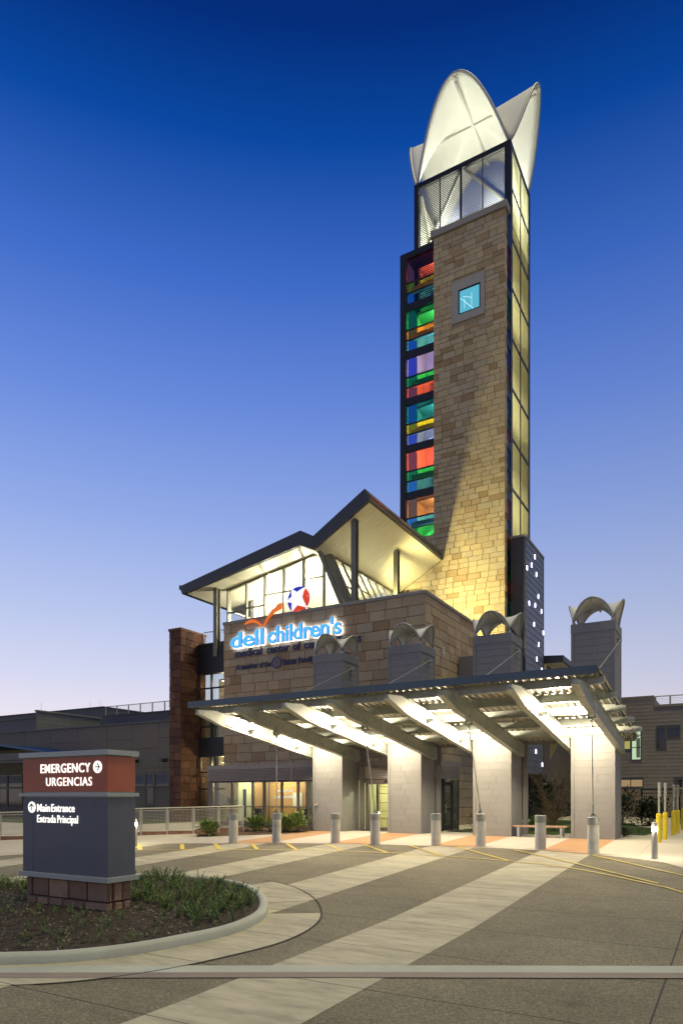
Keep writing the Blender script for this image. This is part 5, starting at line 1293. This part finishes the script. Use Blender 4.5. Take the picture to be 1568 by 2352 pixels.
def tree(label, x, y, h, spread, ns, seed, twigs=5):
    t = thing('bare_tree', label, 'tree', (x, y, 0), 'bare small trees on the lawn'); rnd = random.Random(seed); tr = MB(); br_ = MB(); lf = MB()
    for k in range(ns):
        a = rnd.uniform(0, 6.28); le = rnd.uniform(.35, 1)*spread
        P = [Vector((x+rnd.uniform(-.06, .06), y+rnd.uniform(-.06, .06), -.03))]; n = 7
        for i in range(1, n+1):
            f = i/n; P.append(Vector((x+math.cos(a)*le*f**1.2+rnd.gauss(0, .03), y+math.sin(a)*le*f**1.2+rnd.gauss(0, .03), h*f*rnd.uniform(.95, 1)*(1-.25*le/spread))))
        tr.tube(P, [.035*(1-.8*i/n)+.004 for i in range(n+1)], 6)
        for i in range(2, n+1):
            for _ in range(twigs):
                p = P[i-1].lerp(P[i], rnd.random()); d = Vector((math.cos(a+rnd.gauss(0, 1.1)), math.sin(a+rnd.gauss(0, 1.1)), rnd.uniform(.4, 1.5))).normalized(); l = rnd.uniform(.25, .7)
                q = p+d*l; br_.tube([p, p+d*l*.5+Vector((rnd.gauss(0, .03), rnd.gauss(0, .03), .02)), q], [.009, .006, .003], 4)
                for _ in range(3):
                    d2 = (d+Vector((rnd.gauss(0, .6), rnd.gauss(0, .6), rnd.gauss(.1, .4)))).normalized(); s0 = p.lerp(q, rnd.uniform(.3, 1)); e = s0+d2*rnd.uniform(.1, .3)
                    br_.tube([s0, e], [.005, .002], 3)
                    if rnd.random() < .5: leaf(lf, e, d2, Vector((0, 0, 1)), .06, .015, M_DLEAF[1])
    obj('trunk', tr, M_BARK, t, True); obj('branches', br_, M_BARK, t)
    obj('crown', lf, None, t)
tree('multi-stemmed bare small tree standing behind the bench', -3.17, 4.66, 3.0, 1.15, 9, 5)
tree('slender bare tree just left of the rightmost column', -2.15, 6.6, 2.7, .8, 5, 6)
for i, (x, y, r, h, l_) in enumerate(((-5.6, 12.5, 1.1, 2.4, 'dark evergreen bush behind the bench at left'), (-3.6, 14.5, 1.3, 2.2, 'dark evergreen bush behind the bare trees'), (-1.6, 13.6, 1.2, 1.7, 'dark low bush left of the picket fence'), (-.2, 12.6, 1.0, 1.2, 'dark low bush right beside the rightmost column'))):
    shrub('dark_bush', l_, x, y, r, h, 900, M_DLEAF, .2, 'dark bushes behind the lawn')
shrub('low_hedge', 'small dark clipped plant by the concrete path', -.0, 2.1, .25, .3, 150, M_DLEAF, .1)
# ---- ground cover in the island (uncountable sprigs) and mulch chips
rnd = random.Random(11); gc = MB(); chips = MB()
def in_poly(x, y, P):
    c = False; j = len(P)-1
    for i in range(len(P)):
        if (P[i][1] > y) != (P[j][1] > y) and x < (P[j][0]-P[i][0])*(y-P[i][1])/(P[j][1]-P[i][1])+P[i][0]: c = not c
        j = i
    return c
bp = inset(ko, .28)+[(-15.6, -19.5), (-14.2, -21.8)]
M_GC = [leafmat('sprig_green', (.11, .21, .06)), leafmat('sprig_grey_green', (.14, .225, .09)), leafmat('sprig_dark', (.075, .14, .045)), leafmat('sprig_yellow', (.20, .24, .06))]
def sprig(x, y, h):
    z = G(y)+.115; n = rnd.randint(5, 9)
    for _ in range(n):
        a = rnd.uniform(0, 6.28); le = rnd.uniform(.15, .7); d = Vector((math.cos(a)*le, math.sin(a)*le, 1)).normalized(); hh = h*rnd.uniform(.6, 1.15); m = rnd.choice(M_GC)
        p = Vector((x+rnd.gauss(0, .03), y+rnd.gauss(0, .03), z)); s = 6
        for i in range(s):
            f = (i+.6)/s; q = p+d*hh*f+Vector((math.cos(a), math.sin(a), 0))*.12*hh*f*f
            for sd in (-1, 1):
                b = a+sd*rnd.uniform(.9, 1.9); dl = Vector((math.cos(b), math.sin(b), rnd.uniform(.5, 1.4)))
                leaf(gc, q, dl, Vector((0, 0, 1)), hh*rnd.uniform(.16, .28), hh*.055, m)
        gc.use(m).add([p, p+Vector((.006, 0, 0)), p+d*hh+Vector((0, .003, 0)), p+d*hh], [(0, 1, 2, 3)])
n = 0
while n < 760:
    x, y = rnd.uniform(-14, -3.2), rnd.uniform(-22.5, -13.2)
    if not in_poly(x, y, bp): continue
    if -8.35 < x < -5.85 and -17.2 < y < -16.3: continue
    behind = y > -16.2 or (x > -5.4 and y > -16.9)
    if not behind and rnd.random() < .72: continue
    sprig(x, y, rnd.uniform(.10, .24) if behind else rnd.uniform(.07, .16)); n += 1
g_ = obj('ground_cover_sprigs', gc, None); tag(g_, 'low feathery green ground cover sprigs in the island mulch', 'ground cover'); g_['kind'] = 'stuff'
n = 0; CM = [mat('mulch_chip_dark', (.05, .035, .025), .9), mat('mulch_chip_pale', (.26, .21, .155), .9), mat('mulch_chip_brown', (.09, .06, .04), .9)]
while n < 9000:
    x, y = rnd.uniform(-12, -3.2), rnd.uniform(-22.5, -13.2)
    if not in_poly(x, y, bp): continue
    z = G(y)+.118; a = rnd.uniform(0, 3.14); l = rnd.uniform(.015, .05); w = rnd.uniform(.004, .011); c, s = math.cos(a), math.sin(a); tz = rnd.uniform(-.012, .015)
    chips.use(rnd.choices(CM, [4, 2.6, 3])[0]).add([(x-c*l-s*w, y-s*l+c*w, z), (x-c*l+s*w, y-s*l-c*w, z+.004), (x+c*l+s*w, y+s*l-c*w, z+.012+tz), (x+c*l-s*w, y+s*l+c*w, z+.008+tz)], [(0, 1, 2, 3)]); n += 1
g_ = obj('mulch_chips', chips, None); tag(g_, 'shredded bark mulch chips covering the island bed', 'mulch'); g_['kind'] = 'stuff'
# lawn blades near the bench
gb = MB(); GM = [leafmat('lawn_blade_a', (.06, .11, .025)), leafmat('lawn_blade_b', (.085, .13, .035))]
lp = [(-3.65, 1.95), (-2.45, 1.95), (-2.4, 3.3), (.5, 3.3), (.8, 9), (-.6, 11), (-3.6, 9)]
n = 0
while n < 9000:
    x, y = rnd.uniform(-6.8, .8), rnd.uniform(1.95, 9)
    if not (in_poly(x, y, lp) or (x < -3.6 and y < 8)): continue
    a = rnd.uniform(0, 6.28); h = rnd.uniform(.03, .07); c, s = math.cos(a)*.008, math.sin(a)*.008
    gb.use(rnd.choice(GM)).add([(x-c, y-s, .012), (x+c, y+s, .012), (x+rnd.gauss(0, .02), y+rnd.gauss(0, .02), .012+h)], [(0, 1, 2)]); n += 1
g_ = obj('lawn_grass', gb, None); tag(g_, 'short lawn grass behind the bench', 'grass'); g_['kind'] = 'stuff'
